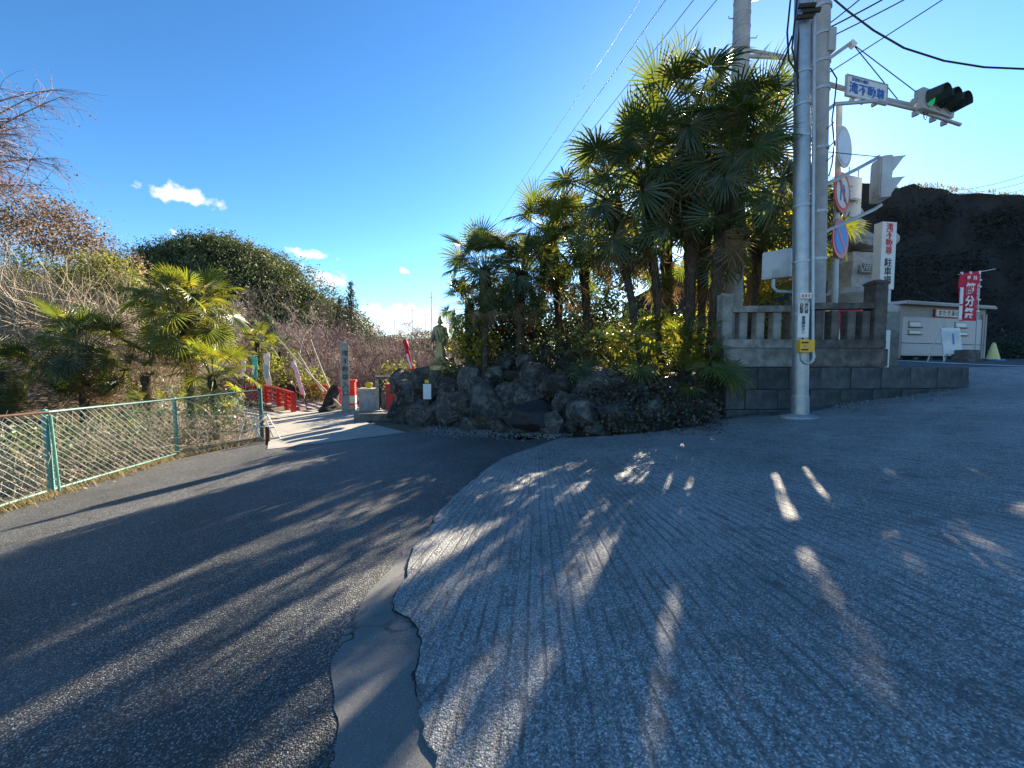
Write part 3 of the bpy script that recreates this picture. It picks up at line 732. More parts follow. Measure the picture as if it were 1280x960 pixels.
ARM = math.atan2(.8, 3.0)
sg = empty('place_sign', W(1083, 113, 7.93), ARM, 'white signboard with blue characters on the signal arm', 'sign')
MB().box((0, 0, 0), (1.1, .03, .40), bev=.006).build('board', 'white_paint', sg)
for z in (.193, -.193): MB().box((0, -.004, z), (1.11, .04, .02)).build('frame', 'grey_paint', sg)
for x in (-.548, .548): MB().box((x, -.004, 0), (.02, .04, .37)).build('frame', 'grey_paint', sg)
text('滝不動尊', .225, 'letter_blue', sg, (0, -.02, -.045), sx=1.08, bold=.004)
text('足利市小俣町', .075, 'letter_blue', sg, (-.2, -.02, .125), bold=.001)
for x in (-.3, 0, .3): MB().box((x, .04, -.19), (.05, .1, .06)).build('clamp', 'grey_paint', sg)

tl = empty('traffic_light', W(1168, 131, 8.42), ARM + .06, 'horizontal three lamp traffic signal showing green at the arm end', 'traffic light')
MB().box((0, 0, 0), (1.12, .16, .42), bev=.07).build('housing', 'grey_paint', tl, True)
for i, x in enumerate((-.36, 0, .36)):
    MB().tube([(x, -.08, 0), (x, -.1, 0)], .17, 28).build('lens_rim', 'grey_paint', tl)
    ln_ = MB().tube([(x, -.09, 0), (x, -.112, 0)], [.15, .14], 28).build('lens', 'lamp_green' if i == 0 else 'lens_dark', tl)
    vz = MB(); n = 22
    for j, yy in enumerate((-.09, -.36)):
        for k in range(n + 1):
            w = math.radians(-52 + 284*k/n) if j == 0 else math.radians(-15 + 210*k/n); r = .168
            vz.v.append((x + r*math.cos(w), yy, r*math.sin(w) - (.03 if j else 0)))
    for j, yy in enumerate((-.36, -.09)):
        for k in range(n + 1):
            w = math.radians(-15 + 210*k/n) if j == 0 else math.radians(-52 + 284*k/n); r = .158
            vz.v.append((x + r*math.cos(w), yy, r*math.sin(w) - (.03 if j == 0 else 0)))
    m_ = n + 1
    vz.f = [(r_*m_ + k, r_*m_ + k + 1, ((r_ + 1) % 4)*m_ + k + 1, ((r_ + 1) % 4)*m_ + k) for r_ in range(4) for k in range(n)]
    vz.build('visor', 'post_green' if False else 'dark_visor', tl, True)
for x in (-.5, .1, .5): MB().box((x, .06, -.24), (.06, .1, .1)).build('bracket', 'galvanised', tl)
MB().tube([(-.62, .06, -.02), (-.5, .03, 0)], .05, 8).build('mount', 'galvanised', tl)
MB().tube([(-.35, 0, -.2), (-.33, 0, -.33), (-.28, 0, -.36), (-.22, 0, -.2)], .009, 5).build('cable_loop', 'cable', tl)

# third pole, among the palm tops
PCd = 9.2; PC = W(919, 300, PCd)
pc = empty('utility_pole', (PC.x, PC.y, plateau(PC.x, PC.y) - .1), 0, 'tall concrete utility pole rising out of the palm crowns', 'utility pole')
MB().tube([(0, 0, -.3), (0, 0, 11.5)], [.2, .165], 24).build('shaft', 'pole_concrete', pc, True)
zc = lambda v: CAM_Z + (455 - v)/FPX*PCd - pc.location.z
for k in range(12):
    z = zc(150) + k*.3; MB().tube([(0, 0, z - .012), (0, 0, z + .012)], .185, 16).build('band', 'galvanised', pc)
for k in range(6):
    z = zc(90) + k*.42; s = 1 if k % 2 else -1; MB().tube([(s*.15, -.05, z), (s*.32, -.05, z), (s*.33, -.05, z + .05)], .012, 5).build('step_bolt', 'galvanised', pc)
def relC(u, v, d=PCd): return W(u, v, d) - pc.location
for p, q in (((930, 62), (998, 74)), ((930, 70), (994, 73)), ((930, 100), (964, 108)), ((930, 118), (964, 130))):
    MB().tube([relC(*p, PCd - .1), relC(*q, PCd - .3)], .04, 8).build('cross_arm', 'grey_paint', pc)
MB().tube([relC(958, 104, PCd - .25), relC(955, 128, PCd - .25)], .025, 6).build('arm_tie', 'grey_paint', pc)
for u, v in ((962, 104), (960, 128)): MB().lathe([(.03, 0), (.06, .03), (.04, .06), (.06, .09), (.03, .12)], 10, relC(u, v, PCd - .25)).build('insulator', 'white_paint', pc)
MB().box((0, -.02, zc(-60)), (2.1, .1, .1)).build('cross_arm', 'grey_paint', pc)
# bundle of cables and clamps high on the silver pole
for k, (u, v) in enumerate(((1006, 8), (1003, 22), (1012, 14))):
    MB().tube([W(u - 8, v, DS - .12) - PS_, W(u + 14, v - 2, DS - .2) - PS_], .035, 6).build('clamp', 'dark_iron', sp_)
for L_ in ([(988, 0), (984, 40), (986, 75), (996, 90)], [(996, 0), (993, 30), (990, 60), (999, 100)], [(1000, 0), (999, 40), (996, 80), (998, 118)],
           [(990, 45), (982, 70), (972, 92), (976, 112), (990, 104)]):
    MB().tube([W(u, v, DS - .05) - PS_ for u, v in L_], .014, 5).build('hanging_cable', 'cable', sp_)
for p, q in (((979, 108), (1002, 92)),): MB().tube([W(*p, DS + .1) - PS_, W(*q, DS) - PS_], .03, 8).build('bracket', 'grey_paint', sp_)

# overhead cables
def cablee(pts, r, label, group='overhead cables'):
    tag(MB().tube(pts, r, 5, False).build('overhead_cable', 'cable'), label, 'cable', group)
cl_ = ['finest overhead cable of those running to the distant hill'] + ['overhead cable running from palm-top pole towards the distant hill']*3
for k, (u, far) in enumerate(((838, (598, 318)), (873, (606, 318)), (912, (612, 318)), (944, (618, 320)))):
    cablee(catenary(W(u, -58, PCd), W(far[0] - 60, far[1] + 60, 70), 1.0, 20), .010 if k else .006, cl_[k], 'cables to the distant hill')
def lineat(p, d0, q, d1, r, label, sag=.1): cablee(catenary(W(*p, d0), W(*q, d1), sag), r, label)
lineat((870, 196), 11, (1490, -204), 9, .014, 'straight black cable passing behind both poles above the place sign', .05)
lineat((1030, 38), 7.7, (1350, -154), 6.4, .014, 'short cable rising steeply from the signal arm pole')
lineat((1030, 50), 7.7, (1360, -136), 6.8, .012, 'lower short cable rising from the junction box')
lineat((1036, 30), 7.7, (1256, -170), 6.4, .012, 'black cable above the junction box rising out of view')
tag(MB().tube([W(u, v, d) for u, v, d in ((1034, -8, 7.2), (1060, 14, 7.1), (1092, 38, 7.0), (1130, 60, 6.9), (1180, 76, 6.8), (1230, 84, 6.7), (1300, 87, 6.5), (1420, 80, 6.2), (1600, 50, 5.8), (1900, -20, 5.2))], .014, 6).build('overhead_cable', 'cable', None, True), 'thick black cable sagging over the traffic signal', 'cable', 'overhead cables')
lineat((870, 180), 9.2, (1000, 108), 7.0, .011, 'black cable sloping from the palms to the silver pole')
lineat((920, 150), 9.2, (1000, 62), 7.0, .011, 'thin cable behind the palm-top pole cross arms')
lineat((940, 0), 9.2, (1120, -80), 7, .03, 'heavy cable at the top of the palm-top pole')
for k, (v0, v1) in enumerate(((238, 212), (242, 222), (246, 232))): lineat((1190, v0), 34, (1300, v1), 30, .02, 'far thin cable crossing the sky over the cliff', .3)
lineat((1112, 335), 12, (1172, 376), 16.5, .012, 'loose cable slanting down to the shed roof', .1)

# post with three round signs
sd = 8.2; SB = W(1043, 430, sd); sps = empty('sign_post', (SB.x, SB.y, plateau(SB.x, SB.y)), 0, 'white post carrying three round traffic signs behind the stone fence', 'sign post')
ST_ = W(1049, 131, sd) - sps.location
MB().tube([(0, 0, -.1), ST_], .055, 14).build('post', 'dull_white', sps, True)
def sign_face(v, R, kind):
    P = W(1042.5 + (300 - v)*.035, v, sd) - sps.location + Vector((.055, -.09, 0))
    rz = .55
    R_ = Matrix.Rotation(rz, 3, 'Z')
    plate = MB().tube([R_ @ Vector((0, .01, 0)) + P, R_ @ Vector((0, -.01, 0)) + P], R, 36).build('round_sign', 'sign_red' if kind else 'dull_white', sps)
    def layer(k, m, shape):
        o = shape.build('marking', m, plate); return o
    y0 = -.0135
    if kind == 1:      # blue disc, red bar
        o = MB().tube([(0, y0, 0), (0, y0 - .003, 0)], R*.76, 36).build('marking', 'sign_blue', plate); o.location = P; o.rotation_euler.z = rz
        o = MB().box((0, y0 - .005, 0), (R*1.6, .003, R*.2), Euler((0, math.radians(45), 0))).build('marking', 'sign_red', plate); o.location = P; o.rotation_euler.z = rz
    elif kind == 2:    # white disc, red slash, arrow
        o = MB().tube([(0, y0, 0), (0, y0 - .003, 0)], R*.78, 36).build('marking', 'white_paint', plate); o.location = P; o.rotation_euler.z = rz
        a_ = MB().box((-.1, y0 - .005, -.03), (.06, .003, .3)).add([(-.18, y0 - .006, .1), (-.02, y0 - .006, .1), (-.1, y0 - .006, .24)], [(0, 1, 2)])
        a_.box((.08, y0 - .005, -.05), (.06, .003, .24)).box((.05, y0 - .0052, .08), (.06, .003, .16), Euler((0, math.radians(-30), 0)))
        o = a_.build('marking', 'letter_blue', plate); o.location = P; o.rotation_euler.z = rz
        o = MB().box((0, y0 - .009, 0), (R*1.62, .003, R*.16), Euler((0, math.radians(45), 0))).build('marking', 'sign_red', plate); o.location = P; o.rotation_euler.z = rz
    else:
        o = MB().tube([(0, y0, 0), (0, y0 - .003, 0)], R*.8, 36).build('marking', 'letter_pale', plate); o.location = P; o.rotation_euler.z = rz
    for z in (-.12, .12): 
        o = MB().box((0, .04, z), (.14, .05, .03)).build('clamp', 'galvanised', plate); o.location = P; o.rotation_euler.z = rz
sign_face(300, .4, 1); sign_face(243, .4, 2); sign_face(187, .4, 0)

# pedestrian signals on brackets
def ped(u, v, d, rz, label, w=.38, h=.86, dep=.2):
    e_ = empty('pedestrian_signal', W(u, v, d), rz, label, 'pedestrian signal')
    MB().box((0, 0, 0), (w, dep, h), bev=.06).build('housing', 'dull_white', e_, True)
    MB().box((0, dep/2 + .002, 0), (w*.8, .012, h*.86), bev=.004).build('back_panel', 'dull_white', e_)
    for z in (h*.245, -h*.245):
        MB().box((0, -dep/2 - .006, z), (w*.8, .012, h*.4)).build('lens', 'lens_dark', e_)
        vv = MB(); vv.box((0, -dep/2 - .11, z + h*.2), (w*.86, .22, .012)); 
        for s in (-1, 1): vv.add([(s*w*.43, -dep/2, z + h*.2), (s*w*.43, -dep/2 - .2, z + h*.2), (s*w*.43, -dep/2, z - h*.16)], [(0, 1, 2)])
        vv.build('visor', 'dull_white', e_)
    MB().box((0, dep/2 + .005, -h*.33), (.1, .02, .14), bev=.004).build('maker_plate', 'grey_paint', e_)
    return e_
ped(1101, 225, 8.3, 1.35, 'white pedestrian signal housing seen from behind on a curved bracket')
MB_ = MB().tube([relB(1030, 232, 7.7), relB(1070, 212, 8.0), relB(1092, 200, 8.2), relB(1098, 196, 8.3), relB(1102, 200, 8.3)], .035, 8).build('signal_bracket', 'galvanised', pb, True)
MB().tube([relB(1030, 290, 7.7), relB(1066, 274, 8.0), relB(1092, 262, 8.2), relB(1101, 256, 8.3)], .035, 8).build('signal_bracket', 'galvanised', pb, True)
pn = empty('hanging_plate', W(1066, 246, 8.7), .3, 'plain pale metal plate hanging between round signs and pedestrian signal', 'sign')
MB().box((0, 0, 0), (.52, .025, .88), bev=.008).build('plate', 'dull_white', pn)
for x in (-.15, .15): MB().tube([(x, 0, .44), (x, 0, .62)], .012, 6).build('hanger', 'galvanised', pn)
e_ = ped(971, 331, 7.0, 2.35, 'white pedestrian signal back half hidden by a palm leaf', .44, .5, .14)
MB().tube([e_.location + Vector((-.05, 0, -.26)) - PS_, e_.location + Vector((-.05, 0, -.4)) - PS_, e_.location + Vector((.02, 0, -.47)) - PS_, e_.location + Vector((.25, -.1, -.5)) - PS_, spx(2.28)], .028, 8).build('signal_bracket', 'galvanised', sp_, True)
# ------------------------------------------------------------------ right: tower lantern, shed, flag, signs
LT = W(1058, 440, 11.0)
lt = empty('stone_lantern', (LT.x, LT.y, plateau(LT.x, LT.y)), .15, 'large pale stone lantern with curled roof behind the stone fence', 'stone lantern')
zl = lambda v: CAM_Z + (455 - v)/FPX*11.0 - lt.location.z
q4 = 4
def sq(prof, name, m='pale_stone', n=4, tw=0):
    o = MB().lathe([(r*1.414 if n == 4 else r, z) for r, z in prof], n).build(name, m, lt, n > 6); o.rotation_euler = (0, 0, tw); return o
sq([(.75, -.2), (.75, zl(420)), (.68, zl(415))], 'base', 'old_stone')
sq([(.55, zl(416)), (.55, zl(402)), (.72, zl(394)), (.74, zl(388)), (.5, zl(382))], 'lotus_step')
sq([(.42, zl(384)), (.62, zl(376)), (.68, zl(371)), (.5, zl(366)), (.46, zl(363))], 'platform', n=16)
sq([(.34, zl(364)), (.34, zl(352)), (.48, zl(334)), (.36, zl(326)), (.36, zl(322))], 'fire_box')
# lattice window on two faces
lat = lambda a: (math.sin(a)*.0, 0, 0)
zc_ = zl(341); b = MB(); TL = Euler((-.32, 0, 0))
MB().box((.0, -.44, zc_), (.46, .08, .34), TL, bev=.01).build('window_frame', 'pale_stone', lt)
MB().box((.0, -.484, zc_ - .002), (.36, .02, .25), TL).build('window_recess', 'shed_dark', lt)
for k in (-1.5, -.5, .5, 1.5):
    b.box((k*.085, -.497, zc_), (.02, .012, .26), TL.to_matrix() @ Euler((0, .6, 0)).to_matrix()); b.box((k*.085, -.495, zc_), (.02, .012, .26), TL.to_matrix() @ Euler((0, -.6, 0)).to_matrix())
b.build('lattice', 'pale_stone', lt)
# roof with curled corners
b = MB(); n = 8; R0 = .62
for ring, (r, z) in enumerate([(.38, zl(321)), (R0, zl(318)), (R0 + .02, zl(315)), (.42, zl(306)), (.28, zl(297)), (.2, zl(292))]):
    for k in range(16):
        a = 2*math.pi*k/16; sqf = min(1/max(abs(math.cos(a)), abs(math.sin(a))), 1.32); corner = max(0, sqf - 1.05)*(r/R0)**3
        b.v.append((r*sqf*math.cos(a), r*sqf*math.sin(a), z + corner*.55))
b.f = [(i*16 + k, i*16 + (k + 1) % 16, (i + 1)*16 + (k + 1) % 16, (i + 1)*16 + k) for i in range(5) for k in range(16)] + [tuple(range(15, -1, -1)), tuple(range(80, 96))]
b.build('roof', 'granite', lt)
for a in (45, 135, 225, 315):
    ca, sa = math.cos(math.radians(a)), math.sin(math.radians(a)); z0 = zl(313)
    pts = [(ca*(.78 + .12*math.cos(t_)), sa*(.78 + .12*math.cos(t_)), z0 + .1 + .12*math.sin(t_)) for t_ in np.linspace(-2.6, 1.9, 9)]
    MB().tube(pts, [.1, .1, .095, .09, .085, .08, .07, .06, .04], 8).build('roof_scroll', 'pale_stone', lt, True)
sq([(.16, zl(293)), (.26, zl(289)), (.3, zl(284)), (.2, zl(280)), (.14, zl(277)), (.24, zl(273)), (.2, zl(268)), (.05, zl(261))], 'finial', 'pale_stone', 12)

vs_ = empty('parking_sign', (W(1101, 400, 9.6).x, 9.6, plateau(9, 9.6)), .12, 'tall narrow white parking sign with red and black characters', 'sign')
zv = lambda v: CAM_Z + (455 - v)/FPX*9.6 - vs_.location.z
MB().box((0, 0, (zv(283) + zv(364))/2), (.4, .2, zv(283) - zv(364)), bev=.012).build('sign_box', 'white_paint', vs_)
text(tall('滝不動尊'), .2, 'letter_red', vs_, (0.0, -.104, zv(304)), bold=.003, line=.93); text(tall('駐車場'), .215, 'letter_black', vs_, (0.0, -.104, zv(343)), bold=.003, line=.98)
MB().box((0, 0, zv(372)), (.3, .16, .34)).build('leg_box', 'dull_white', vs_)
MB().tube([(0, 0, -.1), (0, 0, zv(370))], .07, 10).build('post', 'galvanised', vs_)
for u, v, s, w, nm in ((1052, 391, .22, .5, 0), (1050, 425, .8, .16, 1)):
    pass
# small red and white banner and tray seen through the balustrade
fb = empty('small_banner', (W(1053, 440, 8.9).x, 8.9, plateau(7.6, 8.9)), .1, 'small red and white banner hanging behind the stone balusters', 'banner')
zz = lambda v, d=8.9: CAM_Z + (455 - v)/FPX*d - fb.location.z
MB().tube([(0, .03, -.05), (0, .03, zz(386))], .02, 8).build('post', 'galvanised', fb)
MB().box((0, 0, (zz(392) + zz(440))/2), (.34, .02, zz(392) - zz(440)), bev=.004).build('cloth', 'cloth_white', fb)
b = MB().add([(-.17, -.014, zz(392)), (.12, -.014, zz(392)), (.02, -.014, zz(420)), (-.05, -.014, zz(430))], [(3, 2, 1, 0)]); b.build('red_field', 'flag_red', fb)
MB().box((0, -.02, zz(389)), (.6, .2, .09), bev=.03).build('bundle', 'flag_red', fb)
bo = empty('notice_stand', (W(1030, 440, 8.6).x, 8.6, plateau(7, 8.6)), .05, 'dark notice stand with an orange card behind the balusters', 'notice stand')
zz2 = lambda v: CAM_Z + (455 - v)/FPX*8.6 - bo.location.z
MB().box((0, 0, (zz2(395) + zz2(450))/2), (.3, .03, zz2(395) - zz2(450) + .1)).build('board', 'dark_iron', bo)
MB().box((.0, -.018, zz2(388)), (.16, .02, .2), bev=.004).build('orange_card', 'box_yellow', bo)
for z in (407, 424): MB().box((0, -.018, zz2(z)), (.22, .006, .14)).build('poster', 'flag_red', bo); 
for z in (414, 430): MB().box((.02, -.0185, zz2(z)), (.2, .006, .05)).build('caption', 'cloth_white', bo)

SA = W(1121, 450, 16.6); SBp = W(1229, 449, 18.2)
sa = math.atan2(SBp.y - SA.y, SBp.x - SA.x); SW = (SBp.xy - SA.xy).length; SH = 2.45
shd = empty('storage_shed', (SA.x, SA.y, SA.z - .02), sa, 'beige prefab stall shed with flat roof at the road', 'shed')
DEP = 2.4
MB().box((SW/2, DEP/2 + .02, SH/2 + .1), (SW, DEP, SH - .2)).build('body', 'shed_trim', shd)
for x0, x1 in ((.2, SW*.5), (SW*.5 + .01, SW - .75)): MB().box(((x0 + x1)/2, .0, SH*.43), (x1 - x0, .05, SH*.68), bev=.006).build('shutter_panel', 'shed_wall', shd)
MB().box((SW - .5, .0, SH*.43), (.36, .05, SH*.7), bev=.006).build('door', 'shed_wall', shd)
for x in (.06, SW - .06, SW - .24): MB().box((x, -.01, SH*.46), (.12, .08, SH*.84)).build('corner_post', 'shed_trim', shd)
b = MB().box((SW/2, DEP/2 - .1, SH + .05), (SW + .1, DEP + .35, .13), Euler((.03, 0, 0)), bev=.01); b.build('roof', 'shed_wall', shd)
MB().box((SW/2, -.3, SH - .03), (SW + .1, .05, .1)).build('gutter', 'shed_trim', shd)
for x in (.3, 1.3, 2.3, 3.3):
    if x < SW: MB().box((x, .2, .06), (.3, .3, .16)).build('footing', 'block_stone', shd)
sgn = MB().box((SW*.52, -.05, SH*.86), (1.75, .04, .34), bev=.004).build('name_board', 'sign_red', shd); MB().box((SW*.52, -.075, SH*.86), (1.66, .02, .27)).build('board_face', 'white_paint', sgn)
text('おたきあげ', .26, 'letter_black', shd, (SW*.52, -.09, SH*.855), bold=.004, sx=1.1)
for (x, z, w, h) in ((.95, .64, .8, .27), (.95, .50, .8, .2), (SW*.68, .66, .8, .26), (SW*.7, .5, .75, .18)):
    wn_ = MB().box((x, -.035, SH*z), (w, .03, h), bev=.004).build('slot_window', 'shed_trim', shd); MB().box((x, -.055, SH*z), (w - .1, .02, h - .08)).build('pane', 'pale_glass', wn_)
    MB().box((x, -.07, SH*z - h/2), (w + .04, .08, .03)).build('ledge', 'shed_dark', wn_)
MB().box((SW*.5, -.04, SH*.45), (.26, .02, .85)).build('notice_strip', 'sign_red', shd); MB().box((SW*.5 + .02, -.055, SH*.45), (.2, .02, .36)).build('notice_paper', 'white_paint', shd)
MB().tube([(.0, -.04, SH*.31), (SW, -.04, SH*.3)], .012, 5).build('rope', 'cable', shd)

fd = 15.0; FP = W(1219, 440, fd); fl = empty('festival_flag', (FP.x, FP.y, plateau(FP.x, FP.y)), .1, 'red festival flag with large white characters before the shed', 'flag')
zf = lambda v: CAM_Z + (455 - v)/FPX*fd - fl.location.z
MB().tube([(0, 0, -.05), (0, 0, zf(340))], .02, 8).build('pole', 'galvanised', fl)
MB().tube([(-1.0, -.03, zf(346)), (.0, -.03, zf(341.5)), (.62, -.03, zf(338))], .014, 6).build('cross_bar', 'white_paint', fl)
b = MB(); nx_, nz_ = 14, 26; zt, zb_ = zf(345), zf(402)
def fxy(i, j):
    x = -.92 + .84*i/nx_; f = j/nz_; z = zt*(1 - f) + zb_*f + .1*(i/nx_)*(1 - f)
    x += -.06*math.sin(f*5 + .5)*(1 - i/nx_)*.9 - .03*f
    return Vector((x, -.04 + .04*math.sin(i*.7 + j*.22)*f - .015, z))
b.v = [tuple(fxy(i, j)) for j in range(nz_ + 1) for i in range(nx_ + 1)] + [tuple(fxy(i, j) + Vector((0, .006, 0))) for j in range(nz_ + 1) for i in range(nx_ + 1)]
K = (nz_ + 1)*(nx_ + 1)
for j in range(nz_):
    for i in range(nx_):
        a0 = j*(nx_ + 1) + i; b.f.append((a0, a0 + nx_ + 1, a0 + nx_ + 2, a0 + 1)); b.f.append((a0 + K, a0 + 1 + K, a0 + nx_ + 2 + K, a0 + nx_ + 1 + K))
b.build('cloth', 'flag_red', fl, True)
for s, f, sz in (('節', .33, .42), ('分', .6, .42), ('祭', .86, .42)): text(s, sz, 'letter_white', fl, (-.52 - .04*f, -.115, zt*(1 - f) + zb_*f), bold=.012)
text('奉  納', .17, 'letter_white', fl, (-.48, -.1, zf(350.5)), bold=.004)
text(tall('感謝報恩'), .15, 'letter_pale', fl, (-.2, -.115, zf(367)), line=1.0)
for v0, v1 in ((362, 382), (384, 401)): MB().box((-.9, -.1, zf((v0 + v1)/2)), (.13, .02, zf(v0) - zf(v1))).build('side_strip', 'cloth_white', fl)
for v in (352, 360, 376, 390): MB().box((-.05, -.04, zf(v)), (.14, .03, .05)).build('tie', 'cloth_white', fl)
for x in (-.86, -.48, -.1): MB().box((x, -.04, zf(344.5) + .06*(x + .9)), (.07, .04, .1)).build('tie', 'cloth_white', fl)
MB().box((0, 0, .04), (.5, .5, .12), bev=.03).build('flag_base', 'block_stone', fl)

ad_ = 14.5; AP = W(1188, 449, ad_); ab = empty('notice_board', (AP.x, AP.y, plateau(AP.x, AP.y)), .15, 'white standing notice board with faint blue print before the shed', 'notice board')
MB().box((0, 0, .78), (.86, .03, 1.0), Euler((-.12, 0, 0)), bev=.006).build('panel', 'white_paint', ab)
for x in (-.4, .4): MB().tube([(x, -.08, -.02), (x, .08, 1.3)], .02, 8).build('leg', 'white_paint', ab); MB().tube([(x, .45, -.02), (x, .08, 1.25)], .018, 8).build('leg', 'white_paint', ab)
pr = MB().box((.06, -.018, .86), (.07, .006, .42), Euler((-.12, 0, 0))).build('print', 'sign_blue', ab)
for x in (-.36, -.29, -.22, -.12, -.04, .16, .24, .32):
    for k in range(7 if abs(x) > .2 else 5): MB().box((x, -.02, 1.14 - .075*k), (.035, .006, .045), Euler((-.12, 0, 0))).build('print', 'letter_pale', ab)
o = tag(mesh_obj('stone_block', MB().box((0, 0, .2), (.75, .5, .5), bev=.08).mesh(), 'dark_granite'), 'dark low stone beside the flag pole', 'stone'); P_ = W(1207, 451, 14.4); o.location = (P_.x, P_.y, plateau(P_.x, P_.y)); o.rotation_euler = (0, 0, .3)
P_ = W(1241, 449, 16); cn = empty('traffic_cone', (P_.x, P_.y, plateau(P_.x, P_.y)), .2, 'pale yellow cone standing beside the shed', 'cone')
MB().box((0, 0, .03), (.5, .5, .07), bev=.02).build('foot', 'sign_blue', cn); MB().lathe([(.2, .06), (.19, .12), (.07, .66), (.05, .7)], 20).build('body', 'cone_yellow', cn, True)
MB().lathe([(.052, .69), (.052, .74), (.03, .75)], 12).build('tip', 'dull_white', cn)
gp = tag(MB().box((0, 0, .45), (.12, .08, 1.0), bev=.01).build('marker_post', 'white_paint'), 'short white marker post at the end of the stone fence', 'post'); P_ = W(1107, 440, 9.2); gp.location = (P_.x, P_.y, plateau(P_.x, P_.y) - .05)

# ------------------------------------------------------------------ golden statue on its rock
sd_ = pd; ST = W(551, 458, sd_)
st = empty('golden_statue', (ST.x, ST.y, ST.z), .25, 'golden robed standing statue on a lotus base above the rockery', 'statue')
zs = lambda v: (458 - v)/FPX*sd_
pt = MB().lathe([(.3, -.1), (.3, .02), (.33, .05), (.36, .09), (.3, .13), (.22, .15)], 24).build('lotus_base', 'gold', st, True)
for ring, (r, z, n) in enumerate(((.31, .05, 12), (.27, .11, 12))):
    for k in range(n):
        a = 2*math.pi*(k + .5*ring)/n; b = MB().add([(r*.9, -.05, 0), (r*1.12, 0, -.03), (r*.9, .05, 0), (r*1.1, .035, .07), (r*1.16, 0, .1), (r*1.1, -.035, .07)], [(0, 1, 4, 5), (1, 2, 3, 4)])
        o = b.build('petal', 'gold_petal', pt); o.location = (0, 0, z); o.rotation_euler = (0, 0, a)
b = MB(); Hs = zs(397); n = 40
prf = [(0, .2, .17), (.04, .19, .16), (.1, .15, .13), (.25, .145, .12), (.4, .15, .125), (.52, .155, .12), (.62, .15, .115), (.7, .16, .11), (.76, .165, .1), (.8, .12, .085), (.825, .055, .055), (.84, .05, .05)]
for (f, rx, ry) in prf:
    for k in range(n):
        a = 2*math.pi*k/n; fold = 1 + .07*math.sin(a*9 + f*7)*(1 - f)**.6*(f < .78)
        b.v.append((rx*fold*math.cos(a) + .015*math.sin(f*6), ry*fold*math.sin(a), .13 + f*(Hs - .13)))
b.f = [(i*n + k, i*n + (k + 1) % n, (i + 1)*n + (k + 1) % n, (i + 1)*n + k) for i in range(len(prf) - 1) for k in range(n)] + [tuple(range(n))[::-1], tuple(range((len(prf) - 1)*n, len(prf)*n))]
hz = .13 + .9*(Hs - .13)
def ball(b, c, r, n=14):
    k = 10; vs = [(c[0] + r[0]*math.sin(math.pi*i/k)*math.cos(2*math.pi*j/n), c[1] + r[1]*math.sin(math.pi*i/k)*math.sin(2*math.pi*j/n), c[2] + r[2]*math.cos(math.pi*i/k)) for i in range(k + 1) for j in range(n)]
    b.add(vs, [(i*n + j, (i + 1)*n + j, (i + 1)*n + (j + 1) % n, i*n + (j + 1) % n) for i in range(k) for j in range(n)])
ball(b, (0, -.005, hz), (.068, .075, .09)); ball(b, (0, .01, hz + .07), (.06, .06, .05)); ball(b, (0, .01, hz + .125), (.035, .035, .035)); ball(b, (0, -.08, hz - .005), (.012, .018, .02))
for s in (-1, 1): ball(b, (s*.07, 0, hz - .02), (.012, .02, .035))
zsh = .13 + .77*(Hs - .13)
b.tube([(-.14, 0, zsh), (-.2, -.02, zsh - .2), (-.24, -.1, zsh - .38), (-.27, -.13, zsh - .46)], [.05, .05, .04, .025], 8)          # arm held out and down
b.tube([(.14, 0, zsh), (.17, -.06, zsh - .2), (.06, -.14, zsh - .17), (.03, -.15, zsh - .1)], [.05, .05, .04, .025], 8)
b.tube([(.17, -.05, zsh - .2), (.18, -.06, zsh - .42), (.16, -.05, zsh - .55)], [.05, .035, .012], 6)
b.tube([(-.19, -.02, zsh - .2), (-.2, -.03, zsh - .45)], [.05, .012], 6)
b.box((-.285, -.14, zsh - .5), (.03, .03, .07)); b.box((.03, -.155, zsh - .06), (.03, .025, .08))
b.tube([(-.11, -.1, zsh - .1), (-.06, -.14, zsh - .35), (.05, -.14, zsh - .42), (.12, -.1, zsh - .3)], .025, 6)
o = b.build('figure', 'gold', st, True)
rm = o.modifiers.new('remesh', 'REMESH'); rm.mode = 'VOXEL'; rm.voxel_size = .012; rm.use_smooth_shade = True

# white notice on a post before the rockery
NP = W(535, 523, yb(-2.2) - .12); npz = H(NP.x, NP.y)
nt = empty('notice_post', (NP.x, NP.y, npz), -.05, 'white paper notice on a dark post in front of the rockery', 'notice')
zn = lambda v: CAM_Z + (455 - v)/FPX*NP.y - npz
MB().box((0, 0, (zn(500) - .1)/2), (.09, .07, zn(500) + .1), bev=.008).build('post', 'twig_dark', nt)
MB().box((0, -.045, (zn(480) + zn(499))/2), (.2, .02, zn(480) - zn(499))).build('paper', 'white_paint', nt)
for x in (-.05, 0, .05): MB().box((x, -.057, (zn(482) + zn(497))/2), (.018, .004, .28)).build('print', 'letter_pale', nt)
MB().box((-.01, -.03, zn(477)), (.1, .02, .08)).build('yellow_card', 'box_yellow', nt)

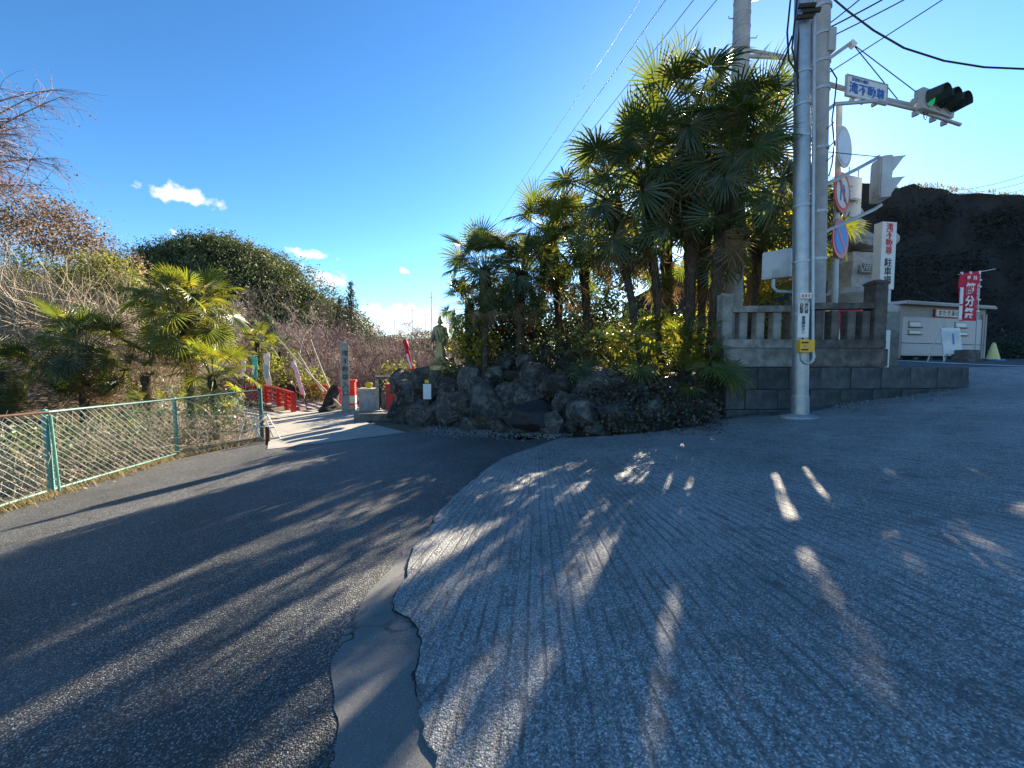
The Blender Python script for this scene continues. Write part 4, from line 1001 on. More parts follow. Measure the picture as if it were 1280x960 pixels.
# ------------------------------------------------------------------ middle distance left of the rockery
PL = G(432, 515); sp2 = empty('stone_pillar', (PL.x, PL.y, PL.z), .55, 'tall square stone pillar with carved characters beside the apron', 'stone pillar')
hp = 88/FPX*PL.y; b = MB().box((0, 0, hp/2 - .1), (.27, .27, hp - .05), bev=.012); b.lathe([(.19, hp - .13), (.15, hp - .05), (.05, hp)], 4); b.build('shaft', 'pillar_stone', sp2)
text(tall('滝不動尊入口'), .24, 'inscription', sp2, (0, -.137, hp*.55), bold=.004, line=1.25)
MB().box((0, 0, 0), (.5, .5, .1), bev=.02).build('foot', 'pillar_stone', sp2)
MM = G(409, 515); mn = empty('stone_monument', (MM.x, MM.y + .3, MM.z), .2, 'dark pointed natural stone monument on a rough base beside the tall pillar', 'monument')
o = mesh_obj('stone', rock_meshes[7], None, mn, (0, .2, .5), (0, .05, .5), (.36, .28, .42)); o2 = mesh_obj('base_rock', rock_meshes[6], None, mn, (0, 0, .1), (0, 0, 1), (.6, .45, .24))
def red_post(u, v, v1, w, label, base=False):
    P = G(u, v); h = (v - v1)/FPX*P.y; e = empty('red_post', (P.x, P.y, P.z), .2, label, 'post', None)
    MB().box((0, 0, h*.55), (w, w, h*.9), bev=.01).build('shaft', 'bridge_red', e); MB().box((0, 0, h*.05), (w*1.15, w*1.15, h*.14 + .1), bev=.02).build('stone_foot', 'pale_stone', e)
    MB().box((0, 0, h*.98), (w*1.25, w*1.25, h*.07), bev=.01).build('cap', 'bridge_red', e); return e
red_post(488, 518, 480, .26, 'square red post on a stone foot beside the rockery')
e = red_post(440, 512, 475, .3, 'red and white post half hidden behind the stone pillar'); MB().box((0, 0, .42), (.32, .32, .3)).build('white_band', 'white_paint', e)
BX = G(457, 512.5); bx = empty('stone_basin', (BX.x, BX.y + .4, BX.z), .12, 'pale square stone box with a flat lid behind the pillar', 'stone box')
MB().box((0, 0, .35), (.66, .6, .75), bev=.015).build('body', 'pale_stone', bx); MB().box((0, 0, .77), (.8, .72, .12), bev=.02).build('lid', 'pillar_stone', bx)
bxp = MB().lathe([(.03, .8), (.1, .86), (.16, 1.0), (.1, 1.06)], 8).build('flower_bunch', 'leaf_sunny', bx)
LN = G(475, 512.5); ln2 = empty('statue_niche', (LN.x, LN.y + .6, LN.z), .1, 'weathered stone niche with a small grey figure inside', 'niche')
for x in (-.26, .26): MB().box((x, 0, .55), (.13, .3, 1.2), bev=.015).build('side', 'pillar_stone', ln2)
MB().box((0, 0, 1.2), (.7, .4, .14), bev=.02).build('lintel', 'old_stone', ln2); MB().box((0, .14, .6), (.42, .05, 1.1)).build('back', 'shed_dark', ln2)
b = MB(); ball(b, (0, -.02, .86), (.09, .09, .11)); b.lathe([(.16, .0), (.15, .35), (.17, .55), (.12, .72), (.05, .8)], 14, (0, -.02, 0)); b.build('figure', 'old_stone', ln2, True)
OR = W(482, 500, 17.2); o = tag(MB().box((0, 0, 0), (.42, .3, .3), bev=.05).build('offering_box', 'orange'), 'small orange box between the niche and the red post', 'box'); o.location = (OR.x, OR.y, G(475, 512.5).z + .5)
MB().box((0, 0, -.34), (.36, .26, .42)).build('stand', 'old_stone', o)
KB = G(474, 525); o = tag(mesh_obj('kerb_slab', MB().box((0, 0, .08), (1.5, .7, .24), bev=.03).mesh(), 'old_stone'), 'low flat kerb stone at the foot of the square red post', 'kerb'); o.location = (KB.x, KB.y + .3, KB.z); o.rotation_euler = (0, 0, .1)

# red arched footbridge
B0 = G(367, 515); B1 = W(290, 507, 24)
bd = (B1.xy - B0.xy); BL = bd.length; bd.normalize(); ba = math.atan2(bd.y, bd.x)
br = empty('footbridge', (B0.x, B0.y, B0.z), ba, 'red lacquered arched footbridge with railings', 'bridge')
def bz(s): return (B1.z - B0.z)*s/BL + .38*math.sin(math.pi*s/BL)
for side, y in enumerate((0, -2.2)):
    for k in range(7):
        s = BL*k/6 if k else 0; MB().box((s, y, bz(s) + .38), (.17, .17, .84), bev=.015).build('rail_post', 'bridge_red', br)
    s = .9; MB().box((s, y, bz(s) + .37), (.15, .15, .8), bev=.015).build('rail_post', 'bridge_red', br)
    for hgt, r in ((.77, .07), (.54, .045), (.36, .045), (.18, .045)):
        MB().tube([(s, y, bz(s) + hgt) for s in np.linspace(-.1, BL + .1, 16)], r, 6).build('rail', 'bridge_red', br)
for k in range(36):
    s = BL*(k + .5)/36; MB().box((s, -1.1, bz(s) - .08), (BL/36 - .02, 2.4, .08)).build('plank', 'dull_white' if False else 'apron_plank', br)
MB().tube([(s, -.2, bz(s) - .25) for s in np.linspace(-.1, BL + .1, 14)], .14, 6).build('girder', 'bridge_red', br); MB().tube([(s, -2.0, bz(s) - .25) for s in np.linspace(-.1, BL + .1, 14)], .14, 6).build('girder', 'bridge_red', br)

# person in black on the bridge, seen from behind
PP = W(363.5, 476, 18.0); pz = B0.z + bz(2.2) - .04; Ht = PP.z - pz
pe = empty('person', (PP.x, PP.y, pz), .3, 'person in black coat and dark hair standing on the footbridge', 'person')
me = bpy.data.meshes.new('body'); J = [((0, 0, .52), .11), ((0, 0, .66), .10), ((0, 0, .78), .115), ((0, 0, .85), .05), ((0, -.01, .90), .055), ((0, -.01, .95), .062), ((0, -.01, .985), .035),
     ((.10, 0, .80), .05), ((.15, .0, .66), .042), ((.14, -.05, .52), .034), ((.13, -.07, .47), .028), ((-.10, 0, .80), .05), ((-.15, .0, .66), .042), ((-.13, -.06, .53), .034), ((-.11, -.09, .49), .028),
     ((.06, 0, .47), .075), ((.07, -.01, .27), .05), ((.07, .01, .06), .036), ((.07, -.07, .02), .03), ((-.06, 0, .47), .075), ((-.07, .02, .27), .05), ((-.07, .03, .06), .036), ((-.07, -.05, .02), .03)]
E = [(0, 1), (1, 2), (2, 3), (3, 4), (4, 5), (5, 6), (2, 7), (7, 8), (8, 9), (9, 10), (2, 11), (11, 12), (12, 13), (13, 14), (0, 15), (15, 16), (16, 17), (17, 18), (0, 19), (19, 20), (20, 21), (21, 22)]
me.from_pydata([tuple(c*Ht for c in j[0]) for j in J], E, []); o = mesh_obj('body', me, 'coat_black', pe)
sm = o.modifiers.new('skin', 'SKIN')
for i, j in enumerate(J): me.skin_vertices[0].data[i].radius = (j[1]*Ht,)*2
me.skin_vertices[0].data[0].use_root = True
o.modifiers.new('sub', 'SUBSURF').levels = 2; o.modifiers['sub'].render_levels = 2
b = MB(); ball(b, (0, .01*Ht, .94*Ht), (.068*Ht, .075*Ht, .075*Ht)); b.build('hair', 'hair', pe, True)
b = MB(); ball(b, (0, -.045*Ht, .925*Ht), (.05*Ht, .05*Ht, .065*Ht)); ball(b, (0, -.097*Ht, .92*Ht), (.01*Ht, .014*Ht, .016*Ht)); b.build('face', 'skin', pe, True)
b = MB().lathe([(.2*Ht, .34*Ht), (.17*Ht, .5*Ht), (.135*Ht, .62*Ht), (.15*Ht, .74*Ht), (.13*Ht, .82*Ht), (.06*Ht, .86*Ht)], 16)
for i in range(len(b.v)): b.v[i] = (b.v[i][0], b.v[i][1]*.7, b.v[i][2])
b.build('coat', 'coat_black', pe, True)

# tall prayer banners along the path
def banner(pts, d, w, m, label, m2=None, cat='banner'):
    top = W(*pts[0], d); bot = W(*pts[-1], d); gz = terrain(top.x, top.y) if m != 'flag_red' else bot.z - .4
    gx, gy = bot.x + (.12 if m != 'flag_red' else 0), d + .05
    e = empty('banner', (gx, gy, gz), 0, label, cat, 'prayer banners by the bridge' if m != 'flag_red' else None)
    MB().tube([(0, .05, -.1), Vector((top.x, d + .05, top.z + .12)) - e.location], .022, 6).build('pole', 'dark_iron', e)
    P = [W(u, v, d) - e.location for u, v in pts]; b = MB(); K = 20
    for i in range(K + 1):
        f = i/K*(len(P) - 1); a = min(int(f), len(P) - 2); p = P[a].lerp(P[a + 1], f - a)
        for j in range(5): b.v.append((p.x + w*(j/4 - .5)*(1 + .12*math.sin(i*.9)), p.y + .03*math.sin(j*1.7 + i*.35), p.z + .03*math.sin(j)))
    b.f = [(i*5 + j, i*5 + j + 1, i*5 + j + 6, i*5 + j + 5) for i in range(K) for j in range(4)]
    o = b.build('cloth', m, e, True); sm_ = o.modifiers.new('th', 'SOLIDIFY'); sm_.thickness = .012
    if m2:
        b2 = MB()
        for i in range(8, K - 3):
            f = i/K*(len(P) - 1); a = min(int(f), len(P) - 2); p = P[a].lerp(P[a + 1], f - a)
            b2.v += [(p.x - w*.22, p.y - .12, p.z), (p.x + w*.22, p.y - .12, p.z)]
        b2.f = [(2*i, 2*i + 1, 2*i + 3, 2*i + 2) for i in range(len(b2.v)//2 - 1)]; b2.build('print', m2, o)
    MB().tube([P[0] + Vector((-w*.6, 0, .02)), P[0] + Vector((w*.6, 0, .06))], .014, 5).build('cross_bar', 'white_paint', e)
banner([(304, 451), (304, 464), (301, 473)], 18.0, .2, 'cloth_white', 'pale white prayer banner beside the green one')
banner([(317, 446), (319, 460), (317, 473)], 18.5, .28, 'cloth_green', 'green prayer banner with white edges over the bridge', 'cloth_white')
banner([(333, 443), (333, 460), (336, 482)], 18.0, .28, 'cloth_white', 'white prayer banner with blue foot over the bridge', 'cloth_blue')
banner([(366, 453), (373, 472), (379, 494)], 17.5, .2, 'cloth_lilac', 'lilac prayer banner leaning beside the person')
banner([(506, 425), (511, 447), (518, 470)], 13.4, .15, 'flag_red', 'narrow red banner leaning among the boulders beside the plum tree', 'cloth_white')
for i, (u, v, d) in enumerate(((626, 411, 10.2), (661, 413, 10.4), (833, 429, 8.6))):
    P = W(u, v, d); e = empty('small_flag', (P.x, P.y, bedz(P.x, P.y)), .2, ['small red cloth flag before the dark palm trunk', 'small red cloth flag beside the pine shrub', 'tiny red cloth by the palm trunks'][i], 'flag')
    MB().tube([(0, .02, -.05), (0, .02, P.z - e.location.z + .2)], .012, 5).build('stick', 'bamboo_dead', e); s = .085 if i < 2 else .05
    MB().box((0, 0, P.z - e.location.z), (s*1.3, .012, s*2.2)).build('cloth', 'flag_red', e)

# ------------------------------------------------------------------ chain link fence on the left
FB = [G(-160, 690), G(-60, 657), G(66, 618), G(222, 571), G(328, 550)]
hts = [1.2, 1.2, 1.18, 1.17, 1.2]
cf = empty('chain_link_fence', FB[2], 0, 'green chain link fence with pale wires along the road edge', 'fence')
o0 = FB[2]
for i, (p, h) in enumerate(zip(FB, hts)):
    if i == 1: continue
    m = 'post_green' if i == 4 else 'fence_green'; lean = Vector((-.05, 0, h)) if i == 2 else Vector((-.02, 0, h))
    MB().tube([p - o0 - Vector((0, 0, .15)), p - o0 + lean + Vector((0, 0, .02))], .034 if i != 4 else .04, 12).build('post', m, cf, True)
    MB().lathe([(.04, 0), (.036, .03), (.01, .045)], 10, p - o0 + lean).build('post_cap', m, cf)
    if i == 2: MB().tube([p - o0 + Vector((.07, .03, -.1)), p - o0 + lean + Vector((.05, .03, -.05))], .016, 8).build('tension_bar', 'fence_green', cf)
top = [p - o0 + Vector((0, 0, h)) for p, h in zip(FB, hts)]; bot = [p - o0 + Vector((0, 0, .07)) for p in FB]
MB().tube(top[:3], .017, 8).build('top_rail', 'rust_iron', cf, True); MB().tube(top[2:], .019, 8).build('top_rail', 'post_green', cf, True)
MB().tube(bot[2:], .018, 8).build('bottom_rail', 'fence_green', cf, True); MB().tube([bot[1] + Vector((0, -.05, -.02)), bot[2] + Vector((0, -.04, 0))], .02, 8).build('bottom_rail', 'fence_green', cf, True)
lens = [0]
for a, c in zip(FB, FB[1:]): lens.append(lens[-1] + (c - a).length)
def fpos(s, f):
    s = max(0, min(lens[-1], s)); i = max(k for k in range(len(FB)) if lens[k] <= s); i = min(i, len(FB) - 2); g = (s - lens[i])/(lens[i + 1] - lens[i])
    p = bot[i].lerp(bot[i + 1], g).lerp(top[i].lerp(top[i + 1], g), f)
    n = Vector((math.sin(s*1.3 + f*2), math.cos(s*.9), 0))*.03 + Vector((mnoise.noise(Vector((s*2, f*3, 0)))*.03, 0, mnoise.noise(Vector((s*1.5, f*2, 5)))*.035))
    return p + n*(f*(1 - f)*3)
b = MB(); s = -1.3; step = .105
while s < lens[-1]:
    for sg_ in (1, -1):
        pts = []
        for k in range(9):
            f = k/8; q = s + (1.25*f if sg_ > 0 else 1.25*(1 - f))
            if 0 <= q <= lens[-1]: pts.append(fpos(q, f) + Vector((0, .004*sg_, 0)))
        if len(pts) > 1: b.tube(pts, .0029, 3, False)
    s += step
o = b.build('wire_mesh', 'wire_pale', cf); o['kind'] = 'stuff'
# white wire frame and iron stubs behind the fence end
WF = G(306, 556); wf = empty('wire_frame', (WF.x, WF.y + .35, H(WF.x, WF.y)), .4, 'bent white wire frame lying behind the fence end', 'frame')
for pts in ([(-.35, 0, 0), (-.2, 0, .52), (.25, .05, .62), (.5, .05, .05), (-.35, 0, 0)], [(-.2, .1, 0), (-.05, .12, .45), (.2, .12, .5), (.36, .1, .04)], [(-.28, 0, .25), (.1, .06, .34), (.4, .05, .3)], [(0, .05, 0), (.05, .06, .58)], [(.15, .02, .02), (.0, .02, .3), (.2, .05, .6)]):
    MB().tube(pts, .016, 6).build('rod', 'white_paint', wf)
for u, v, h, lb in ((335, 552, .32, 'short rusty iron stub beside the dark fence post'), (307, 540, .3, 'short rusty iron stub behind the white wire frame')):
    P = G(u, v); e = tag(MB().tube([(0, 0, -.05), (0, 0, h)], .05, 10).tube([(0, 0, h), (0, 0, h + .03)], [.055, .03], 10).build('iron_stub', 'rust_iron'), lb, 'post'); e.location = (P.x, P.y, H(P.x, P.y))
# far town poles
for k, (u, v) in enumerate(((516, 384), (532, 390), (540, 365), (494, 398))):
    P = W(u, v, 130 if k != 2 else 75); P2 = W(u, 440, P.y); e = empty('distant_pole', P2, 0, ['slender distant pole against the low cloud bank', 'distant pole just beside the golden statue', 'taller distant pole behind the golden statue', 'thin distant pole above the far brown wood'][k], 'utility pole', 'distant poles')
    hh = P.z - P2.z; MB().tube([(0, 0, -3), (0, 0, hh)], .09, 6).build('shaft', 'grey_paint', e); MB().box((0, 0, hh - 1), (.9, .1, .1)).build('cross_arm', 'grey_paint', e)
# ------------------------------------------------------------------ palms
def frond_mesh(seed, L, R, bend, nseg=32, spread=2.45, droop=.22, ragged=.12):
    r = random.Random(seed); V = []; F = []; MI = []
    def addv(p): V.append(tuple(p)); return len(V) - 1
    pts = [Vector((L*f, 0, -.10*L*f*f)) for f in (0, .35, .7, 1)]
    for p, w in zip(pts, (.022, .015, .012, .012)):
        for a in (0, 2.1, 4.2): addv(p + Vector((0, math.cos(a)*w, math.sin(a)*w)))
    for i in range(3):
        for k in range(3): F.append((i*3 + k, i*3 + (k + 1) % 3, i*3 + 3 + (k + 1) % 3, i*3 + 3 + k)); MI.append(1)
    hub = pts[-1]; Rb = Matrix.Rotation(bend, 3, 'Y'); dth = 2*spread/nseg
    for k in range(nseg):
        a = -spread + dth*(k + .5) + r.uniform(-.02, .02); ln = R*(.8 + .2*math.cos(a*.6))*(1 + r.uniform(-ragged, ragged)); dr = droop*(1 + r.uniform(-.4, .7))
        d = Vector((math.cos(a), math.sin(a), 0)); n = Vector((-math.sin(a), math.cos(a), 0)); rows = []
        for t_ in (.04, .34, .7):
            w = ln*t_*math.tan(dth/2)*1.05 if t_ < .5 else ln*.34*math.tan(dth/2)*.82
            c = d*ln*t_ + Vector((0, 0, .16*R*abs(math.sin(a*.5))*t_ - dr*ln*t_**2.4)); f = w*.55
            rows.append([addv(hub + Rb @ (c - n*w)), addv(hub + Rb @ (c + Vector((0, 0, -f)))), addv(hub + Rb @ (c + n*w))])
        c = d*ln*(1 - .25*dr) + Vector((0, 0, .16*R*abs(math.sin(a*.5)) - dr*ln*1.15)); tip = addv(hub + Rb @ c)
        for i in range(2):
            for j in range(2): F.append((rows[i][j], rows[i][j + 1], rows[i + 1][j + 1], rows[i + 1][j])); MI.append(0)
        for j in range(2): F.append((rows[2][j], rows[2][j + 1], tip)); MI.append(0)
    me = bpy.data.meshes.new('frond'); me.from_pydata(V, [], F); me.update(); me.polygons.foreach_set('material_index', MI); return me
M('petiole', (.1, .13, .04), (.07, .09, .03), 6, .6)
def fset(m, seed, bends, L=.85, R=.62, **k):
    out = []
    for i, bnd in enumerate(bends):
        me = frond_mesh(seed + i, L, R, bnd, **k); me.materials.append(MATS[m]); me.materials.append(MATS['petiole' if m != 'palm_dead' else 'palm_dead']); out.append(me)
    return out
F_UP = fset('palm_leaf', 1, (.1, .3, .2), droop=.08); F_MID = fset('palm_leaf', 11, (.5, .7, .6, .85), droop=.2); F_LOW = fset('palm_leaf', 21, (.7, 1.0, .9), droop=.38)
Y_UP = fset('palm_leaf_sunlit', 31, (.15, .35), droop=.1); Y_MID = fset('palm_leaf_sunlit', 41, (.5, .8), droop=.2)
F_DEAD = fset('palm_dead', 51, (.3, .6, .15), droop=.25, ragged=.35, R=.6, nseg=22, spread=1.3)
def set_dir(o, dirv, roll, scale):
    x = dirv.normalized(); z = Vector((0, 0, 1)) - x*x.z
    if z.length < .05: z = Vector((math.cos(roll), math.sin(roll), 0))
    z.normalize(); y = z.cross(x); Mx = Matrix((x, y, z)).transposed(); Mx = Mx @ Matrix.Rotation(roll, 3, 'X')
    o.rotation_euler = Mx.to_euler(); o.scale = (scale,)*3
def palm(base, crown, n, seed, label, group, scale=1.0, rt=.1, dead=7, lit_leaf=False, low=True, up=.0, skirt=.7):
    r = random.Random(seed); base = Vector(base); crown = Vector(crown); e = empty('fan_palm', base, 0, label, 'palm', group); c = crown - base; Lh = c.length
    if Lh > .4:
        b = MB(); N = max(6, int(Lh/.12)); pts = []; rad = []
        for i in range(N + 1):
            f = i/N; bow = math.sin(f*math.pi)*.05*Lh*r.uniform(.9, 1.1)
            pts.append(Vector((c.x*f**1.3, c.y*f, c.z*f)) + Vector((bow*.25*math.sin(seed), 0, 0)) - Vector((0, 0, .15 if i == 0 else 0)))
            rad.append(rt*(.78 + .55*sst(f, 1 - skirt, 1))*(1 + .12*r.uniform(-1, 1)))
        b.tube(pts, rad, 12)
        for i in range(len(b.v)):
            p = Vector(b.v[i]); b.v[i] = tuple(p + Vector((mnoise.noise(p*11), mnoise.noise(p*11 + Vector((9, 0, 0))), 0))*.035)
        trunk = b.build('trunk', 'fiber', e, True)
        ns = int(260*Lh); rng = np.random.default_rng(seed); k = rng.random(ns); k = np.where(rng.random(ns) < .7, 1 - (1 - k)*skirt, k); ii = np.minimum((k*N).astype(int), N - 1)
        Pn = np.array([tuple(p) for p in pts]); Rn = np.array(rad); a = rng.random(ns)*6.283; od = np.stack([np.cos(a), np.sin(a), np.zeros(ns)], 1)
        p0 = Pn[ii] + (Pn[ii + 1] - Pn[ii])*rng.random((ns, 1)) + od*Rn[ii, None]*.85; ln = (.06 + .13*rng.random(ns))[:, None]
        dn = np.where(rng.random((ns, 1)) < .6, -1., 1.); tip = p0 + od*ln*.55 + np.array([0, 0, 1.])*ln*dn*.9; sd = np.stack([-np.sin(a), np.cos(a), np.zeros(ns)], 1)*.009
        fo = mesh_obj('trunk_fibre', quads_mesh('trunk_fibre', np.stack([p0 - sd, p0 + sd, tip], 1), 3), 'fibre_strand', trunk); fo['kind'] = 'stuff'
    up_s, mid_s, low_s = (Y_UP, Y_MID, Y_MID) if lit_leaf else (F_UP, F_MID, F_LOW)
    for i in range(n):
        f = (i + .5)/n; el = math.radians(86 - (140 if low else 84)*f**1.05 + r.uniform(-9, 9)); az = i*2.39996 + r.uniform(-.3, .3) + seed
        S = up_s if f < .25 else mid_s if f < .68 else low_s
        o = bpy.data.objects.new('frond', S[r.randrange(len(S))]); link(o, e)
        d = Vector((math.cos(az)*math.cos(el), math.sin(az)*math.cos(el), math.sin(el)))
        o.location = c + Vector((math.cos(az), math.sin(az), 0))*.06*scale - Vector((0, 0, .32*f*scale*(1 if low else .3))); set_dir(o, d, r.gauss(0, .55), scale*r.uniform(.82, 1.14)*(.8 if f < .12 else 1))
    for i in range(dead):
        az = i*2.4 + seed*1.7; el = math.radians(r.uniform(-80, -42)); o = bpy.data.objects.new('dead_frond', F_DEAD[i % 3]); link(o, e)
        o.location = c - Vector((0, 0, .35 + .35*r.random()))*scale; set_dir(o, Vector((math.cos(az)*math.cos(el), math.sin(az)*math.cos(el), math.sin(el))), r.uniform(-.4, .4), scale*r.uniform(.75, .95))
    return e
def bed(u, d, v=450):
    p = W(u, v, d); return Vector((p.x, p.y, bedz(p.x, p.y) if p.x < 4.02 else plateau(p.x, p.y)))
TG = 'tall palms above the rockery'
palm(bed(858, 8.2), W(861, 160, 7.9), 36, 1, 'tallest shaggy fan palm with the highest crown of the clump', TG, 1.2, .14, 8)
palm(bed(884, 7.6), W(908, 205, 7.7), 37, 2, 'leaning fan palm in front of the palm-top pole', TG, 1.16, .12, 8)
palm(bed(826, 8.3), W(806, 222, 8.3), 30, 3, 'slim fan palm leaning away beside the tallest palm', TG, 1.12, .09, 6)
palm(bed(803, 8.0), W(768, 245, 8.5), 30, 4, 'slim bent fan palm nearest the mixed shrubs', TG, 1.12, .09, 6)
palm(bed(937, 9.4), W(952, 252, 9.4), 32, 5, 'fan palm with dark trunk behind the stone balusters', TG, 1.08, .13, 8)
palm(bed(840, 9.6), W(832, 300, 9.6), 16, 6, 'shorter fan palm deep inside the tall clump', TG, .95, .12, 6)
palm(bed(1002, 9.3), W(1002, 285, 9.3), 20, 7, 'fan palm with yellow backlit leaves behind the silver pole', TG, .85, .1, 3, True)
palm(bed(700, 10.2), W(688, 292, 10.2), 38, 8, 'dark fan palm between the tall clump and the small clump', 'palms behind the rockery', .95, .12, 6)
palm(bed(606, 9.0), W(606, 335, 9.0), 42, 9, 'pale-topped fan palm behind the golden statue', 'palms behind the rockery', .78, .11, 6)
palm(bed(650, 9.2), W(652, 340, 9.2), 36, 10, 'dark fan palm behind the pine shrub', 'palms behind the rockery', .8, .11, 6)
palm(bed(586, 9.4), W(587, 380, 9.4), 22, 12, 'low fan palm close behind the golden statue', 'palms behind the rockery', .62, .09, 4)
palm(bed(735, 9.4), W(728, 310, 9.4), 28, 13, 'mid-height fan palm over the mixed shrubs', 'palms behind the rockery', .95, .1, 5)
palm(bed(878, 8.6), W(882, 290, 8.6), 9, 17, 'shaggy half-height fan palm under the leaning palm crown', TG, .95, .1, 6)
palm(bed(905, 9.8), W(918, 140, 9.8), 16, 19, 'fan palm crown rising beside the palm-top pole', TG, 1.05, .1, 5)
LGp = 'low palms on the rockery'
palm(bed(872, 7.5), bed(872, 7.4) + Vector((0, 0, .1)), 12, 28, 'low fan palm spilling beside the block wall', LGp, .7, .06, 0, True, False)
palm(bed(735, 8.0), bed(735, 7.9) + Vector((0, 0, .1)), 10, 29, 'low dark fan palm beside the large boulders', LGp, .65, .06, 0, False, False)
palm(bed(806, 7.9), bed(806, 7.75) + Vector((0, -.1, .3)), 18, 14, 'low bright fan palm at the foot of the slim trunks', LGp, .78, .06, 0, True, False)
palm(bed(850, 7.8), bed(852, 7.5) + Vector((0, -.1, .3)), 18, 15, 'low bright fan palm at the foot of the tallest palm', LGp, .8, .06, 0, True, False)
palm(bed(768, 8.1), bed(768, 8.1) + Vector((0, 0, .2)), 10, 16, 'low fan palm on the rockery beside the ivy', LGp, .7, .06, 0, False, False)
def tg(u, d, v=480): p = W(u, v, d); return Vector((p.x, p.y, terrain(p.x, p.y)))
SG = 'palms behind the chain link fence'
palm(tg(238, 11.2), W(232, 385, 11.2), 58, 21, 'broad sunlit fan palm with pale fruit stalks behind the fence', SG, 1.08, .16, 8, True)
palm(tg(268, 9.9), W(266, 468, 9.9), 22, 22, 'short fan palm with slender trunk near the fence end', SG, .8, .09, 3, True)
palm(tg(104, 10.3), W(106, 432, 10.3), 40, 23, 'dark drooping fan palm in the middle of the thicket', SG, .95, .13, 5)
palm(tg(-6, 9.6), W(-6, 462, 9.6), 30, 24, 'fan palm where the rusty fence rail begins', SG, .8, .12, 3)
palm(tg(185, 10.8), W(182, 470, 10.8), 12, 25, 'stunted fan palm half buried in bare twigs', SG, .6, .09, 4)
palm(tg(322, 24), W(322, 428, 24), 20, 26, 'distant small fan palm beyond the footbridge', 'palms beyond the footbridge', 1.1, .12, 2, True)
palm(tg(350, 27), W(348, 440, 27), 18, 27, 'second distant fan palm beyond the footbridge', 'palms beyond the footbridge', 1.1, .12, 2, True)

# ------------------------------------------------------------------ shrubs, trees, thickets
def veg(name, label, cat, base, clouds, m, seed, group=None, stems=6, mstem='bark', stem_r=.02, part='foliage'):
    """clouds: (centre, radii, clumps, leaves per clump, clump radius, leaf size[, aspect])"""
    rng = np.random.default_rng(seed); base = Vector(base); e = empty(name, base, 0, label, cat, group); V = []
    for c in clouds: V.append(clump_cloud(rng, tuple(Vector(c[0]) - base), *c[1:6], aspect=c[6] if len(c) > 6 else .5))
    mesh_obj(part, quads_mesh(part, np.concatenate(V)), m, e); r = random.Random(seed)
    b = MB()
    for c in clouds:
        cc = Vector(c[0]) - base
        for k in range(stems):
            t_ = cc + Vector((r.uniform(-.6, .6)*c[1][0], r.uniform(-.6, .6)*c[1][1], r.uniform(-.2, .6)*c[1][2])); s = Vector((r.uniform(-.1, .1), r.uniform(-.1, .1), -.05)); mid = s.lerp(t_, .5) + Vector((r.uniform(-.1, .1), r.uniform(-.1, .1), .1))*c[1][0]
            b.tube([s, mid, t_], [stem_r, stem_r*.7, stem_r*.3], 5)
    b.build('stem', mstem, e, True); return e
def gb(u, d, v): p = W(u, v, d); return (p.x, p.y, bedz(p.x, p.y) if p.x < 4.02 else plateau(p.x, p.y))
SHG = 'shrubs behind the rockery'
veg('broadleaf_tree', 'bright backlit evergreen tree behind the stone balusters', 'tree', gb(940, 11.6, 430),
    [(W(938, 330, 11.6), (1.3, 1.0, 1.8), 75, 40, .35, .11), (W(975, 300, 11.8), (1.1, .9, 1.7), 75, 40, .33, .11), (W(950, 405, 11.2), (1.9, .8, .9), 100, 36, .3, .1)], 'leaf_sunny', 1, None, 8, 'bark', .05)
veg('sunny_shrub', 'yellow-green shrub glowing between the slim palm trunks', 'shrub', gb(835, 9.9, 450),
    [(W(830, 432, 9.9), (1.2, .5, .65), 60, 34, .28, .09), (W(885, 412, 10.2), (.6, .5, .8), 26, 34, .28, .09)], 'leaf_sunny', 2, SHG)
veg('sunny_shrub', 'golden-leaved shrub beside the golden statue', 'shrub', gb(592, 9.3, 450), [(W(592, 425, 9.3), (.5, .4, .5), 50, 30, .26, .1)], 'leaf_sunny', 3, SHG)
veg('mixed_shrub', 'speckled grey-green shrub on the crest of the rockery', 'shrub', gb(700, 9.3, 450), [(W(695, 440, 9.3), (.9, .4, .5), 60, 30, .2, .06), (W(745, 425, 9.3), (.7, .4, .6), 50, 30, .2, .06)], 'leaf_mixed', 4, SHG)
veg('mixed_shrub', 'light feathery shrub below the small red flags', 'shrub', gb(640, 10.4, 450), [(W(635, 436, 10.4), (.9, .4, .42), 60, 30, .2, .07, .25)], 'leaf_olive', 5, SHG)
veg('dark_shrub', 'rounded dark clipped shrub on top of the boulders', 'shrub', gb(660, 9.0, 455), [(W(655, 447, 9.2), (.75, .4, .32), 60, 40, .16, .045), (W(590, 450, 9.6), (.6, .4, .3), 40, 40, .16, .045)], 'leaf_dark', 6, SHG)
veg('pine_shrub', 'dark needled pine in front of the small palms', 'pine', gb(660, 10.8, 450),
    [(W(650, 370, 10.8), (.6, .5, .5), 40, 46, .2, .12, .1), (W(690, 385, 10.6), (.7, .5, .45), 44, 46, .2, .12, .1), (W(640, 405, 10.8), (.8, .5, .4), 44, 46, .2, .12, .1), (W(672, 345, 10.8), (.4, .4, .5), 24, 46, .2, .12, .1)], 'needle', 7, None, 4, 'twig_dark', .04)
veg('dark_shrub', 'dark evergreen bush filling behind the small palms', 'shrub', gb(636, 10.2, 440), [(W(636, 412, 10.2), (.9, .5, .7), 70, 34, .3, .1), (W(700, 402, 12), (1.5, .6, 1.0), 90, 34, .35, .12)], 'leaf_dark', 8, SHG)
veg('dark_shrub', 'dark evergreen bush inside the tall palm clump', 'shrub', gb(780, 10.6, 440), [(W(775, 395, 10.8), (1.0, .6, .9), 50, 34, .35, .11), (W(740, 405, 10.6), (.9, .6, .7), 34, 34, .35, .11)], 'leaf_dark', 9, SHG)
